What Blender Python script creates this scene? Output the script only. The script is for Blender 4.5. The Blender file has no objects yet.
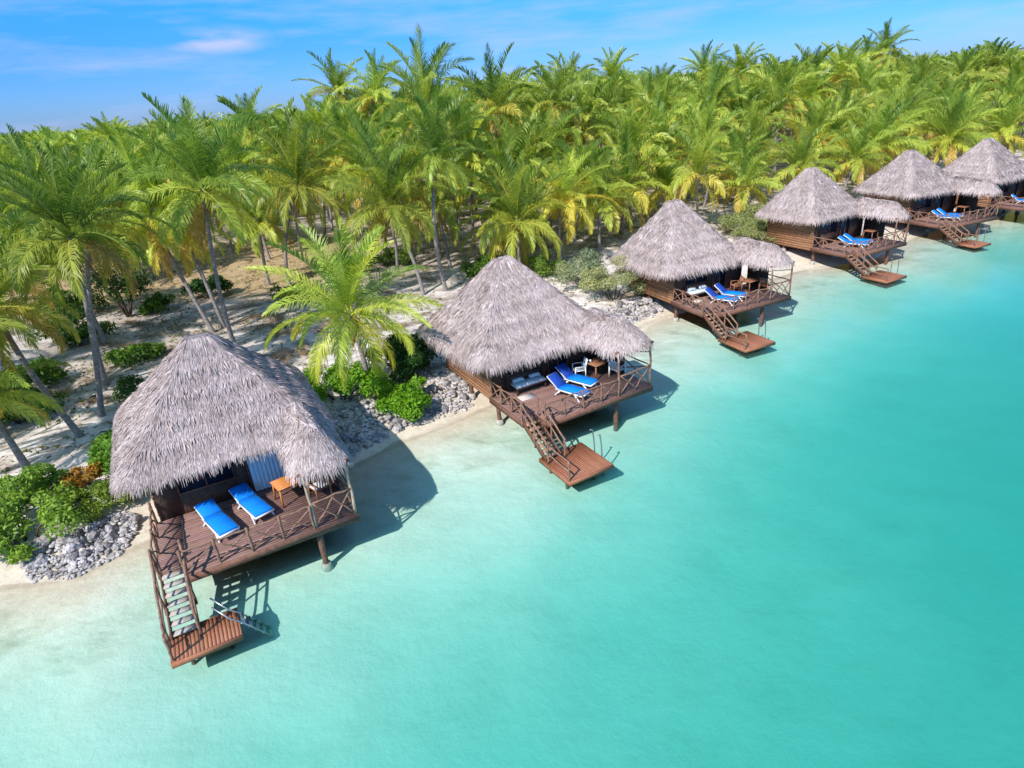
import bpy, math
import numpy as np
from mathutils import Matrix, Vector

S = bpy.context.scene
COL = S.collection
R = math.radians
rng = np.random.default_rng(7)

# ------------------------------------------------------------------ camera
cam_d = bpy.data.cameras.new("camera")
cam = bpy.data.objects.new("camera", cam_d)
COL.objects.link(cam)
S.camera = cam
cam_d.sensor_width = 36.0
cam_d.lens = 618.9 / 1024 * 36.0
cam_d.clip_start = 0.1
cam_d.clip_end = 9000
_fw = Vector((0.0, 0.90683376, -0.42148847))
_rt = Vector((0.99690366, -0.03314275, -0.07130674))
_up = Vector((0.07863264, 0.4201834, 0.9040259))
m = Matrix((( _rt.x, _up.x, -_fw.x, 0), (_rt.y, _up.y, -_fw.y, 0), (_rt.z, _up.z, -_fw.z, 0), (0, 0, 0, 1)))
m.translation = Vector((0, 0, 13.445))
cam.matrix_world = m

# ------------------------------------------------------------------ sun and sky
SUN_AZ, SUN_EL = 56.0, 44.0           # direction the light travels, elevation
sd_ = bpy.data.lights.new("sun", 'SUN')
sd_.energy = 4.1
sd_.angle = R(0.53)
sd_.color = (1.0, 0.955, 0.89)
sun = bpy.data.objects.new("sun", sd_)
COL.objects.link(sun)
dv = Vector((math.cos(R(SUN_EL)) * math.cos(R(SUN_AZ)), math.cos(R(SUN_EL)) * math.sin(R(SUN_AZ)), -math.sin(R(SUN_EL))))
sun.rotation_euler = dv.to_track_quat('-Z', 'Y').to_euler()
sun.location = (-30, -40, 60)

W = bpy.data.worlds.new("World")
S.world = W
W.use_nodes = True
nt = W.node_tree
nt.nodes.clear()
def N(nt, typ, **kw):
    n = nt.nodes.new(typ)
    for k, v in kw.items():
        setattr(n, k, v)
    return n
out = N(nt, 'ShaderNodeOutputWorld')
bg = N(nt, 'ShaderNodeBackground')
bg.inputs[1].default_value = 0.15
sky = N(nt, 'ShaderNodeTexSky', sky_type='NISHITA')
sky.sun_disc = False
sky.sun_elevation = R(SUN_EL)
sky.sun_rotation = R(90 - SUN_AZ + 180)
sky.altitude = 0
sky.air_density = 1.0
sky.dust_density = 0.3
sky.ozone_density = 2.0
tc = N(nt, 'ShaderNodeTexCoord')
sep = N(nt, 'ShaderNodeSeparateXYZ')
nt.links.new(tc.outputs['Generated'], sep.inputs[0])
ramp = N(nt, 'ShaderNodeValToRGB')       # clear tropical air: deeper blue than the hazy standard sky
e = ramp.color_ramp.elements
e[0].position = 0.0; e[0].color = (0.22, 0.37, 0.82, 1)
e[1].position = 0.36; e[1].color = (0.62, 0.98, 1.05, 1)
ee = e.new(0.17); ee.color = (0.08, 0.50, 1.06, 1)
ee = e.new(0.08); ee.color = (0.11, 0.37, 0.88, 1)
nt.links.new(sep.outputs['Z'], ramp.inputs[0])
mul = N(nt, 'ShaderNodeMixRGB', blend_type='MULTIPLY')
mul.inputs[0].default_value = 1.0
nt.links.new(sky.outputs[0], mul.inputs[1])
nt.links.new(ramp.outputs[0], mul.inputs[2])
# thin flat clouds
mp = N(nt, 'ShaderNodeMapping')
mp.inputs['Scale'].default_value = (2.2, 2.2, 15.0)
mp.inputs['Rotation'].default_value = (0, 0.05, 0)
nt.links.new(tc.outputs['Generated'], mp.inputs[0])
no = N(nt, 'ShaderNodeTexNoise')
no.inputs['Scale'].default_value = 2.1
no.inputs['Detail'].default_value = 7
no.inputs['Roughness'].default_value = 0.58
nt.links.new(mp.outputs[0], no.inputs['Vector'])
cr = N(nt, 'ShaderNodeValToRGB')
cr.color_ramp.elements[0].position = 0.48
cr.color_ramp.elements[1].position = 0.78
cr.color_ramp.elements[1].color = (0.62, 0.62, 0.62, 1)
nt.links.new(no.outputs[0], cr.inputs[0])
# one small bright puff low over the palms
dist = N(nt, 'ShaderNodeVectorMath', operation='DISTANCE')
mp2 = N(nt, 'ShaderNodeMapping')
mp2.inputs['Scale'].default_value = (1, 1, 4.2)
nt.links.new(tc.outputs['Generated'], mp2.inputs[0])
nt.links.new(mp2.outputs[0], dist.inputs[0])
dist.inputs[1].default_value = (-0.350, 0.932, 0.0925 * 4.2)
no2 = N(nt, 'ShaderNodeTexNoise')
no2.inputs['Scale'].default_value = 9.0
no2.inputs['Detail'].default_value = 6
nt.links.new(mp2.outputs[0], no2.inputs['Vector'])
puff = N(nt, 'ShaderNodeMapRange')
puff.inputs[1].default_value = 0.085
puff.inputs[2].default_value = 0.03
nt.links.new(dist.outputs['Value'], puff.inputs[0])
pr = N(nt, 'ShaderNodeMapRange')
pr.inputs[1].default_value = 0.40
pr.inputs[2].default_value = 0.62
nt.links.new(no2.outputs[0], pr.inputs[0])
pm = N(nt, 'ShaderNodeMath', operation='MULTIPLY')
nt.links.new(puff.outputs[0], pm.inputs[0]); nt.links.new(pr.outputs[0], pm.inputs[1])
mx = N(nt, 'ShaderNodeMath', operation='MAXIMUM')
nt.links.new(cr.outputs[0], mx.inputs[0]); nt.links.new(pm.outputs[0], mx.inputs[1])
cl = N(nt, 'ShaderNodeMixRGB')
cl.inputs[2].default_value = (3.1, 3.3, 5.3, 1)
cf = N(nt, 'ShaderNodeMath', operation='MULTIPLY')
cf.inputs[1].default_value = 0.76
nt.links.new(mx.outputs[0], cf.inputs[0])
nt.links.new(cf.outputs[0], cl.inputs[0])
nt.links.new(mul.outputs[0], cl.inputs[1])
nt.links.new(cl.outputs[0], bg.inputs[0])
nt.links.new(bg.outputs[0], out.inputs[0])

S.view_settings.view_transform = 'Standard'
S.view_settings.look = 'None'
S.view_settings.exposure = 0.48
S.view_settings.gamma = 1.0
S.view_settings.use_curve_mapping = False
S.cycles.max_bounces = 8
S.cycles.transparent_max_bounces = 12
S.cycles.caustics_reflective = False
S.cycles.caustics_refractive = False
try:
    S.cycles.use_denoising = True
except Exception:
    pass

# ------------------------------------------------------------------ materials
def principled(name, base=(0.5, 0.5, 0.5), rough=0.7, spec=0.3):
    m = bpy.data.materials.new(name)
    m.use_nodes = True
    b = m.node_tree.nodes['Principled BSDF']
    b.inputs['Base Color'].default_value = (*base, 1)
    b.inputs['Roughness'].default_value = rough
    b.inputs['Specular IOR Level'].default_value = spec
    return m, m.node_tree, b

def noisy(name, c0, c1, scale=6.0, rough=0.7, spec=0.3, bump=0.0, tint=False, stretch=(1, 1, 1), lo=0.35, hi=0.65):
    m, nt, b = principled(name, c0, rough, spec)
    tc = N(nt, 'ShaderNodeTexCoord')
    mp = N(nt, 'ShaderNodeMapping')
    mp.inputs['Scale'].default_value = stretch
    nt.links.new(tc.outputs['Object'], mp.inputs[0])
    n = N(nt, 'ShaderNodeTexNoise')
    n.inputs['Scale'].default_value = scale
    n.inputs['Detail'].default_value = 6
    n.inputs['Roughness'].default_value = 0.65
    nt.links.new(mp.outputs[0], n.inputs['Vector'])
    r = N(nt, 'ShaderNodeValToRGB')
    r.color_ramp.elements[0].position = lo
    r.color_ramp.elements[1].position = hi
    r.color_ramp.elements[0].color = (*c0, 1)
    r.color_ramp.elements[1].color = (*c1, 1)
    nt.links.new(n.outputs[0], r.inputs[0])
    last = r.outputs[0]
    if tint:
        a = N(nt, 'ShaderNodeAttribute', attribute_name='tint')
        mm = N(nt, 'ShaderNodeMixRGB', blend_type='MULTIPLY')
        mm.inputs[0].default_value = 1
        nt.links.new(last, mm.inputs[1]); nt.links.new(a.outputs['Color'], mm.inputs[2])
        last = mm.outputs[0]
    nt.links.new(last, b.inputs['Base Color'])
    if bump:
        bp = N(nt, 'ShaderNodeBump')
        bp.inputs['Strength'].default_value = 0.6
        bp.inputs['Distance'].default_value = bump
        nt.links.new(n.outputs[0], bp.inputs['Height'])
        nt.links.new(bp.outputs[0], b.inputs['Normal'])
    return m

def leafy(name, trans=0.42, rough=0.45, spec=0.35, rnd=0.35):
    m = bpy.data.materials.new(name)
    m.use_nodes = True
    nt = m.node_tree
    b = nt.nodes['Principled BSDF']
    o = nt.nodes['Material Output']
    a = N(nt, 'ShaderNodeAttribute', attribute_name='tint')
    oi = N(nt, 'ShaderNodeObjectInfo')
    mr = N(nt, 'ShaderNodeMapRange')
    mr.inputs[3].default_value = 1 - rnd
    mr.inputs[4].default_value = 1 + rnd
    nt.links.new(oi.outputs['Random'], mr.inputs[0])
    hs = N(nt, 'ShaderNodeHueSaturation')
    nt.links.new(a.outputs['Color'], hs.inputs['Color'])
    nt.links.new(mr.outputs[0], hs.inputs['Value'])
    nt.links.new(hs.outputs[0], b.inputs['Base Color'])
    b.inputs['Roughness'].default_value = rough
    b.inputs['Specular IOR Level'].default_value = spec
    tr = N(nt, 'ShaderNodeBsdfTranslucent')
    g = N(nt, 'ShaderNodeMixRGB', blend_type='MULTIPLY')
    g.inputs[0].default_value = 1
    g.inputs[2].default_value = (1.30, 1.30, 0.6, 1)
    nt.links.new(hs.outputs[0], g.inputs[1])
    nt.links.new(g.outputs[0], tr.inputs[0])
    mx = N(nt, 'ShaderNodeMixShader')
    mx.inputs[0].default_value = trans
    nt.links.new(b.outputs[0], mx.inputs[1]); nt.links.new(tr.outputs[0], mx.inputs[2])
    nt.links.new(mx.outputs[0], o.inputs[0])
    return m

M = {}
M['deck'] = noisy('deck_boards', (0.180, 0.096, 0.080), (0.27, 0.155, 0.132), 5, 0.6, 0.3, 0.004, tint=True, stretch=(1, 6, 1))
M['landing'] = noisy('landing_boards', (0.26, 0.092, 0.045), (0.37, 0.150, 0.080), 5, 0.55, 0.3, 0.004, tint=True, stretch=(6, 1, 1))
M['frame'] = noisy('timber_frame', (0.12, 0.055, 0.038), (0.22, 0.105, 0.070), 7, 0.7, 0.3, 0.005)
M['log'] = noisy('log_pole', (0.17, 0.085, 0.055), (0.33, 0.19, 0.13), 9, 0.75, 0.25, 0.006)
M['palelog'] = noisy('pale_log_pole', (0.36, 0.25, 0.18), (0.52, 0.38, 0.28), 9, 0.75, 0.25, 0.006)
M['tread'] = noisy('weathered_tread', (0.33, 0.29, 0.25), (0.48, 0.43, 0.38), 9, 0.75, 0.25, 0.004)
M['tread_brown'] = noisy('brown_tread', (0.30, 0.17, 0.10), (0.42, 0.27, 0.17), 9, 0.75, 0.25, 0.004)
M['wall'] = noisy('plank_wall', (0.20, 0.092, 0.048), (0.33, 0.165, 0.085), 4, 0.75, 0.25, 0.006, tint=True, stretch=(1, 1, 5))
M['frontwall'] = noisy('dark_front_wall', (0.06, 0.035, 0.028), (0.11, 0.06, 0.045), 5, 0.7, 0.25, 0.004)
M['thatch_core'] = noisy('thatch_core', (0.17, 0.145, 0.15), (0.36, 0.31, 0.325), 22, 0.95, 0.05, 0.05)
M['thatch'] = noisy('thatch_strand', (0.60, 0.55, 0.53), (1.0, 0.98, 0.99), 1.0, 0.85, 0.12, 0, tint=True, lo=0.3, hi=0.7)
M['blue'] = noisy('blue_cushion', (0.003, 0.19, 0.74), (0.006, 0.24, 0.84), 14, 0.75, 0.2, 0.003)
M['shaded_blue'] = noisy('shaded_blue_cushion', (0.012, 0.05, 0.30), (0.02, 0.075, 0.40), 14, 0.75, 0.2, 0.003)  # blue cushion again, with the shade on raised lounger backs put into its colour
M['white'] = noisy('white_plastic', (0.74, 0.75, 0.76), (0.82, 0.82, 0.82), 5, 0.35, 0.5)
M['linen'] = noisy('white_linen', (0.55, 0.62, 0.70), (0.70, 0.75, 0.80), 6, 0.9, 0.1, 0.01)
M['curtain'] = noisy('pale_curtain', (0.45, 0.62, 0.75), (0.62, 0.76, 0.86), 3, 0.9, 0.1, 0.0, stretch=(9, 9, .4))
M['mat'] = noisy('pale_mat', (0.50, 0.44, 0.40), (0.64, 0.58, 0.54), 18, 0.95, 0.1, 0.004)
M['orange_wood'] = noisy('oiled_orange_wood', (0.50, 0.16, 0.03), (0.66, 0.25, 0.06), 6, 0.45, 0.4, 0.002, stretch=(1, 6, 1))
M['brown_wood'] = noisy('brown_table_wood', (0.25, 0.10, 0.05), (0.36, 0.16, 0.08), 6, 0.5, 0.4, 0.002, stretch=(1, 6, 1))
M['steel'], _, _b = principled('steel_tube', (0.38, 0.42, 0.42), 0.35, 0.5)
_b.inputs['Metallic'].default_value = 0.75
M['glass'], _, _b = principled('dark_glass', (0.015, 0.025, 0.045), 0.08, 0.6)
M['rock'] = noisy('coral_rock', (0.17, 0.15, 0.145), (0.60, 0.55, 0.55), 4, 0.95, 0.1, 0.08, lo=0.32, hi=0.62)
M['rubble'] = noisy('coral_rubble', (0.15, 0.13, 0.115), (0.62, 0.57, 0.56), 2.2, 0.95, 0.1, 0.05, lo=0.32, hi=0.62)
_nt = M['rock'].node_tree
_b = _nt.nodes['Principled BSDF']
_src = _b.inputs['Base Color'].links[0].from_socket
_oi = N(_nt, 'ShaderNodeObjectInfo'); _mr = N(_nt, 'ShaderNodeMapRange'); _mr.inputs[3].default_value = .5; _mr.inputs[4].default_value = 1.12
_nt.links.new(_oi.outputs['Random'], _mr.inputs[0])
_hs = N(_nt, 'ShaderNodeHueSaturation'); _nt.links.new(_src, _hs.inputs['Color']); _nt.links.new(_mr.outputs[0], _hs.inputs['Value']); _nt.links.new(_hs.outputs[0], _b.inputs['Base Color'])
M['trunk'] = noisy('palm_bark', (0.16, 0.135, 0.125), (0.36, 0.32, 0.31), 5, 0.9, 0.15, 0.02, stretch=(1, 1, 3))
M['bark'] = noisy('dark_bark', (0.06, 0.045, 0.035), (0.13, 0.10, 0.08), 8, 0.9, 0.1, 0.02)
M['palm'] = leafy('palm_leaf', 0.43, 0.40, 0.40, 0.22)
M['shrub'] = leafy('shrub_leaf', 0.35, 0.5, 0.3, 0.0)
M['dry'] = leafy('dry_leaf', 0.2, 0.7, 0.15, 0.2)
M['coconut'] = noisy('coconut_husk', (0.30, 0.13, 0.02), (0.46, 0.22, 0.03), 4, 0.6, 0.3)
M['concrete'] = noisy('concrete_foot', (0.34, 0.31, 0.28), (0.48, 0.45, 0.41), 6, 0.9, 0.15, 0.01)

# ------------------------------------------------------------------ mesh helpers
class MB:
    def __init__(self):
        self.v, self.f, self.c, self.n = [], [], [], 0
    def add(self, v, f, tint=None):
        v = np.asarray(v, float)
        self.v.append(v)
        for q in f:
            self.f.append([i + self.n for i in q])
        self.c.append(np.tile(np.array(tint if tint is not None else (1, 1, 1), float), (len(v), 1)))
        self.n += len(v)
    BF = [(0, 3, 2, 1), (4, 5, 6, 7), (0, 1, 5, 4), (1, 2, 6, 5), (2, 3, 7, 6), (3, 0, 4, 7)]
    def box(self, lo, hi, tint=None):
        x0, y0, z0 = lo; x1, y1, z1 = hi
        self.add([(x0, y0, z0), (x1, y0, z0), (x1, y1, z0), (x0, y1, z0), (x0, y0, z1), (x1, y0, z1), (x1, y1, z1), (x0, y1, z1)], self.BF, tint)
    def beam(self, p, q, w, h, up=(0, 0, 1), tint=None):
        p = np.array(p, float); q = np.array(q, float)
        t = (q - p) / np.linalg.norm(q - p)
        s = np.cross(t, up)
        if np.linalg.norm(s) < 1e-4:
            s = np.cross(t, (1, 0, 0))
        s /= np.linalg.norm(s)
        n = np.cross(s, t)
        a, b = s * w / 2, n * h / 2
        self.add([p - a - b, p + a - b, p + a + b, p - a + b, q - a - b, q + a - b, q + a + b, q - a + b],
                 [(0, 1, 2, 3), (7, 6, 5, 4), (0, 4, 5, 1), (1, 5, 6, 2), (2, 6, 7, 3), (3, 7, 4, 0)], tint)
    def tube(self, pts, rad, n=8, cap=True, tint=None):
        pts = np.array(pts, float)
        k = len(pts)
        rad = np.broadcast_to(np.array(rad, float), (k,))
        tg = np.gradient(pts, axis=0)
        tg /= np.linalg.norm(tg, axis=1)[:, None]
        ref = np.array([0, 0, 1.0]) if abs(tg[:, 2]).mean() < 0.8 else np.array([1.0, 0, 0])
        a = np.cross(tg, ref); a /= np.linalg.norm(a, axis=1)[:, None]
        b = np.cross(tg, a)
        th = np.arange(n) * 2 * math.pi / n
        V = pts[:, None] + rad[:, None, None] * (a[:, None] * np.cos(th)[None, :, None] + b[:, None] * np.sin(th)[None, :, None])
        F = []
        for i in range(k - 1):
            for j in range(n):
                j2 = (j + 1) % n
                F.append((i * n + j, i * n + j2, (i + 1) * n + j2, (i + 1) * n + j))
        if cap:
            F.append(tuple(range(n - 1, -1, -1))); F.append(tuple((k - 1) * n + j for j in range(n)))
        self.add(V.reshape(-1, 3), F, tint)
    def log(self, p, q, r, wob=0.02, n=7):
        p = np.array(p, float); q = np.array(q, float)
        k = 6
        t = np.linspace(0, 1, k)[:, None]
        pts = p + (q - p) * t
        w = rng.normal(0, wob, (k, 3)); w[0] = 0; w[-1] = 0
        self.tube(pts + w, r * (1 + rng.normal(0, 0.07, k)), n)
    def mesh(self, name, mat, smooth=False):
        V = np.concatenate(self.v)
        return mesh_from(name, V, self.f, np.concatenate(self.c), mat, smooth)
    def build(self, name, mat, parent=None, smooth=False):
        return link(name, self.mesh(name, mat, smooth), parent)

def mesh_from(name, V, F, C=None, mat=None, smooth=False):
    me = bpy.data.meshes.new(name)
    V = np.asarray(V, np.float32)
    if isinstance(F, np.ndarray):
        nf, k = F.shape
        lt = np.full(nf, k, np.int32); fl = F.astype(np.int32).ravel()
    else:
        lt = np.array([len(q) for q in F], np.int32); fl = np.array([i for q in F for i in q], np.int32)
    ls = np.concatenate([[0], np.cumsum(lt)[:-1]]).astype(np.int32)
    me.vertices.add(len(V)); me.vertices.foreach_set('co', V.ravel())
    me.loops.add(len(fl)); me.loops.foreach_set('vertex_index', fl)
    me.polygons.add(len(lt)); me.polygons.foreach_set('loop_start', ls); me.polygons.foreach_set('loop_total', lt)
    if smooth:
        me.polygons.foreach_set('use_smooth', np.ones(len(lt), bool))
    if C is not None:
        at = me.attributes.new('tint', 'FLOAT_COLOR', 'POINT')
        c4 = np.ones((len(V), 4), np.float32); c4[:, :3] = C
        at.data.foreach_set('color', c4.ravel())
    if mat:
        me.materials.append(M[mat] if isinstance(mat, str) else mat)
    me.update(calc_edges=True)
    me.validate()
    return me

def link(name, me, parent=None):
    o = bpy.data.objects.new(name, me)
    COL.objects.link(o)
    if parent is not None:
        o.parent = parent
    return o
def empty(name, loc=(0, 0, 0), rz=0.0):
    o = bpy.data.objects.new(name, None)
    COL.objects.link(o)
    o.empty_display_size = 0.3
    o.location = loc
    o.rotation_euler = (0, 0, rz)
    return o
def tag(o, label=None, cat=None, group=None, kind=None):
    if label: o['label'] = label
    if cat: o['category'] = cat
    if group: o['group'] = group
    if kind: o['kind'] = kind
    return o
def copy_tree(o, parent=None):
    c = o.copy(); COL.objects.link(c)
    c.parent = parent
    for ch in list(o.children):
        copy_tree(ch, c)
    return c

# ------------------------------------------------------------------ shore and ground
SHORE = np.array([(-900, -520), (-300, -140), (-120, -32), (-60, -4), (-30, 11.5), (-20, 15.6), (-17.3, 16.1), (-16.1, 16.2), (-14.9, 16.3), (-14.0, 17.4), (-12.6, 18.6), (-10, 19.9), (-7.4, 21.4),
                  (-5.1, 23.6), (-3, 25), (-1.1, 26.5), (3, 30.5), (8.8, 36.2), (11.9, 38.2), (17, 41.6), (22.2, 44.8), (28, 46.4), (34.6, 51.6),
                  (44, 55.9), (52, 61.3), (62, 67.5), (80, 79), (110, 97), (170, 133), (320, 215), (600, 330), (900, 420)], float)
def shore_sd(x, y):
    """signed distance to the waterline, positive on land"""
    P = np.stack([np.ravel(x), np.ravel(y)], 1)
    best = np.full(len(P), 1e9); sg = np.ones(len(P))
    for a, b in zip(SHORE[:-1], SHORE[1:]):
        d = b - a
        t = np.clip(((P - a) @ d) / (d @ d), 0, 1)
        q = a + t[:, None] * d
        r = np.hypot(*(P - q).T)
        cr = d[0] * (P[:, 1] - a[1]) - d[1] * (P[:, 0] - a[0])
        m_ = r < best
        best[m_] = r[m_]; sg[m_] = np.sign(cr[m_])
    sd = best * sg
    island = 640 - np.hypot(P[:, 0] - 40, P[:, 1] - 60)
    return np.minimum(sd, island).reshape(np.shape(x))
def vnoise(x, y, s, seed=0):
    x = np.asarray(x, float) / s; y = np.asarray(y, float) / s
    xi = np.floor(x).astype(np.int64); yi = np.floor(y).astype(np.int64)
    fx = x - xi; fy = y - yi
    fx = fx * fx * (3 - 2 * fx); fy = fy * fy * (3 - 2 * fy)
    def hsh(i, j):
        n = (i * 374761393 + j * 668265263 + seed * 974711) & 0xffffffff
        n = ((n ^ (n >> 13)) * 1274126177) & 0xffffffff
        return ((n ^ (n >> 16)) & 0xffff) / 65535.0
    return (hsh(xi, yi) * (1 - fx) + hsh(xi + 1, yi) * fx) * (1 - fy) + (hsh(xi, yi + 1) * (1 - fx) + hsh(xi + 1, yi + 1) * fx) * fy
def ground_z(x, y, sd=None):
    x = np.asarray(x, float); y = np.asarray(y, float)
    if sd is None:
        sd = shore_sd(x, y)
    n = vnoise(x, y, 5.0, 1) - 0.5 + 0.5 * (vnoise(x, y, 1.7, 2) - 0.5)
    sd2 = sd + 0.9 * n + 0.25 * (vnoise(x, y, .8, 8) - .5)
    land = np.interp(sd2, [0, 0.5, 1.5, 3.0, 6, 20, 2000], [0, 0.08, 0.28, 0.62, 0.92, 1.05, 1.2]) + 0.10 * n * np.clip(sd2 / 4, 0, 1)
    d = -sd2
    sea = -np.interp(d, [0, 1.0, 4, 8, 13, 20, 40, 120, 600, 3000], [0, 0.05, 0.28, 0.70, 1.55, 2.2, 2.5, 2.9, 5.0, 7.0])
    sea = sea + 0.10 * n * np.clip(d / 5, 0, 1)
    return np.where(sd2 > 0, land, sea)
def gz(x, y):
    return float(ground_z(np.array([x]), np.array([y]))[0])

def sinh_axis(c, n, T=5.9, a=14.0):
    return c + a * np.sinh(np.linspace(-T, T, n))
ax, ay = sinh_axis(-2, 470), sinh_axis(30, 470)
GX, GY = np.meshgrid(ax, ay)
SDG = shore_sd(GX, GY)
GZ = ground_z(GX, GY, SDG)
nx, ny = len(ax), len(ay)
V = np.stack([GX, GY, GZ], -1).reshape(-1, 3)
ii = (np.arange(ny - 1)[:, None] * nx + np.arange(nx - 1)[None]).ravel()
F = np.stack([ii, ii + 1, ii + nx + 1, ii + nx], 1)
# masks stored on the ground: r = land distance, g = dry-grass clearing, b = grove floor
clear = np.clip((GY - (45 + 0.12 * (GX + 20) + 4 * (vnoise(GX, GY, 9, 5) - 0.5))) / 3.0, 0, 1) * np.clip((-10 - GX) / 6.0, 0, 1) * np.clip((78 - GY) / 12, 0, 1)
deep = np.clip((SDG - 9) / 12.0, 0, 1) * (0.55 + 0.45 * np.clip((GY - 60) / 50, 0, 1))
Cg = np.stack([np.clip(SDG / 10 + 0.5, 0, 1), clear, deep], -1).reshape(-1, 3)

gm, gnt, gb = principled('island_ground', (0.6, 0.5, 0.4), 0.95, 0.1)
M['ground'] = gm
def nd(t, **k):
    return N(gnt, t, **k)
at = nd('ShaderNodeAttribute', attribute_name='tint')
sp = nd('ShaderNodeSeparateColor')
gnt.links.new(at.outputs['Color'], sp.inputs[0])
geo = nd('ShaderNodeNewGeometry')
def gnoise(scale, det=5, rough=0.6, stretch=None):
    n = nd('ShaderNodeTexNoise')
    n.inputs['Scale'].default_value = scale
    n.inputs['Detail'].default_value = det
    n.inputs['Roughness'].default_value = rough
    if stretch:
        mp = nd('ShaderNodeMapping')
        mp.inputs['Scale'].default_value = stretch
        mp.inputs['Rotation'].default_value = (0, 0, R(30))
        gnt.links.new(geo.outputs['Position'], mp.inputs[0])
        gnt.links.new(mp.outputs[0], n.inputs['Vector'])
    else:
        gnt.links.new(geo.outputs['Position'], n.inputs['Vector'])
    return n.outputs[0]
def gramp(src, stops):
    r = nd('ShaderNodeValToRGB')
    el = r.color_ramp.elements
    el[0].position, el[0].color = stops[0][0], (*stops[0][1], 1)
    el[1].position, el[1].color = stops[-1][0], (*stops[-1][1], 1)
    for p_, c_ in stops[1:-1]:
        x_ = el.new(p_); x_.color = (*c_, 1)
    gnt.links.new(src, r.inputs[0])
    return r.outputs[0]
def gmix(f, a, b):
    r = nd('ShaderNodeMixRGB')
    gnt.links.new(f, r.inputs[0])
    for k, s in ((1, a), (2, b)):
        if isinstance(s, tuple): r.inputs[k].default_value = (*s, 1)
        else: gnt.links.new(s, r.inputs[k])
    return r.outputs[0]
def gmath(op, a, b):
    r = nd('ShaderNodeMath', operation=op)
    r.use_clamp = True
    for k, s in ((0, a), (1, b)):
        if isinstance(s, (int, float)): r.inputs[k].default_value = s
        else: gnt.links.new(s, r.inputs[k])
    return r.outputs[0]
# sea bed: pale sand with a mottling of algae and rubble films
bed = gramp(gnoise(0.45, 9, 0.72, (1, 1.8, 1)), [(0.34, (0.40, 0.41, 0.30)), (0.48, (0.70, 0.68, 0.56)), (0.64, (0.85, 0.83, 0.74))])
bed = gmix(gramp(gnoise(1.7, 6, 0.7), [(0.50, (0, 0, 0)), (0.72, (0.45, 0.45, 0.45))]), bed, (0.55, 0.50, 0.38))
bed = gmix(gramp(sp.outputs[0], [(0.0, (0.78, 0.78, 0.78)), (0.30, (0, 0, 0))]), bed, (0.76, 0.745, 0.64))
beach = gramp(gnoise(3.0, 6, 0.7), [(0.35, (0.56, 0.47, 0.36)), (0.62, (0.68, 0.60, 0.48))])
sandw = gramp(sp.outputs[0], [(0.26, (0, 0, 0)), (0.52, (1, 1, 1))])
c = gmix(sandw, bed, beach)
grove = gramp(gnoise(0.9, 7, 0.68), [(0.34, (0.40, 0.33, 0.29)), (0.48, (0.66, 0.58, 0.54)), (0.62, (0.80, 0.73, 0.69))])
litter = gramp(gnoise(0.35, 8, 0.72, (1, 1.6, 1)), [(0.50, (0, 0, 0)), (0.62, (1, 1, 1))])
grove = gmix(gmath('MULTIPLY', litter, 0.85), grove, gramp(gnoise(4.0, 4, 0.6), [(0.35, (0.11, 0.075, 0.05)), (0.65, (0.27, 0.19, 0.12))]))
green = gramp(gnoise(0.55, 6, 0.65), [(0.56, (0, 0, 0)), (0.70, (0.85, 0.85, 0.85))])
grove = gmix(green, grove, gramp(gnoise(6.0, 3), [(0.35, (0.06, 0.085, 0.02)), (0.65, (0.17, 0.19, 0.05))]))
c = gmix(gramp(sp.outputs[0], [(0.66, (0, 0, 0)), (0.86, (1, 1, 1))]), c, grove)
tan = gramp(gnoise(1.2, 8, 0.7), [(0.33, (0.25, 0.165, 0.085)), (0.52, (0.42, 0.30, 0.17)), (0.68, (0.50, 0.38, 0.24))])
c = gmix(sp.outputs[1], c, tan)
wet = gramp(sp.outputs[0], [(0.485, (0, 0, 0)), (0.505, (0.55, 0.55, 0.55)), (0.535, (0, 0, 0))])
c = gmix(gmath('MULTIPLY', wet, gramp(gnoise(1.3, 5, 0.7), [(0.3, (0.3, 0.3, 0.3)), (0.6, (1, 1, 1))])), c, (0.36, 0.29, 0.21))
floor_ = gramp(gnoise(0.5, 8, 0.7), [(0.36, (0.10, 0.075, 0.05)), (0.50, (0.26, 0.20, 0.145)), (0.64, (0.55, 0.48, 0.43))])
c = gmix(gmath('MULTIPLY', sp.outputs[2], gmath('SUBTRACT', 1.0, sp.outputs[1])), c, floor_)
gnt.links.new(c, gb.inputs['Base Color'])
bpn = nd('ShaderNodeBump')
bpn.inputs['Strength'].default_value = 0.5
bpn.inputs['Distance'].default_value = 0.12
gnt.links.new(gnoise(2.2, 8, 0.7), bpn.inputs['Height'])
gnt.links.new(bpn.outputs[0], gb.inputs['Normal'])
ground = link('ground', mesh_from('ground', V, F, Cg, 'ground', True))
tag(ground, kind='structure')

# ------------------------------------------------------------------ lagoon water: a closed body of clear, red-absorbing water
wm = bpy.data.materials.new('lagoon_water')
wm.use_nodes = True
wn = wm.node_tree
wn.nodes.clear()
wo = N(wn, 'ShaderNodeOutputMaterial')
tr = N(wn, 'ShaderNodeBsdfTransparent')
gl = N(wn, 'ShaderNodeBsdfGlossy')
gl.inputs['Roughness'].default_value = 0.10
fr = N(wn, 'ShaderNodeFresnel')
fr.inputs['IOR'].default_value = 1.24
ms = N(wn, 'ShaderNodeMixShader')
wg = N(wn, 'ShaderNodeNewGeometry')
wmp = N(wn, 'ShaderNodeMapping')
wmp.inputs['Rotation'].default_value = (0, 0, R(25))
wmp.inputs['Scale'].default_value = (1, 2.0, 1)
wn.links.new(wg.outputs['Position'], wmp.inputs[0])
w1 = N(wn, 'ShaderNodeTexNoise')
w1.inputs['Scale'].default_value = 1.6
w1.inputs['Detail'].default_value = 5
wn.links.new(wmp.outputs[0], w1.inputs['Vector'])
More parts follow.
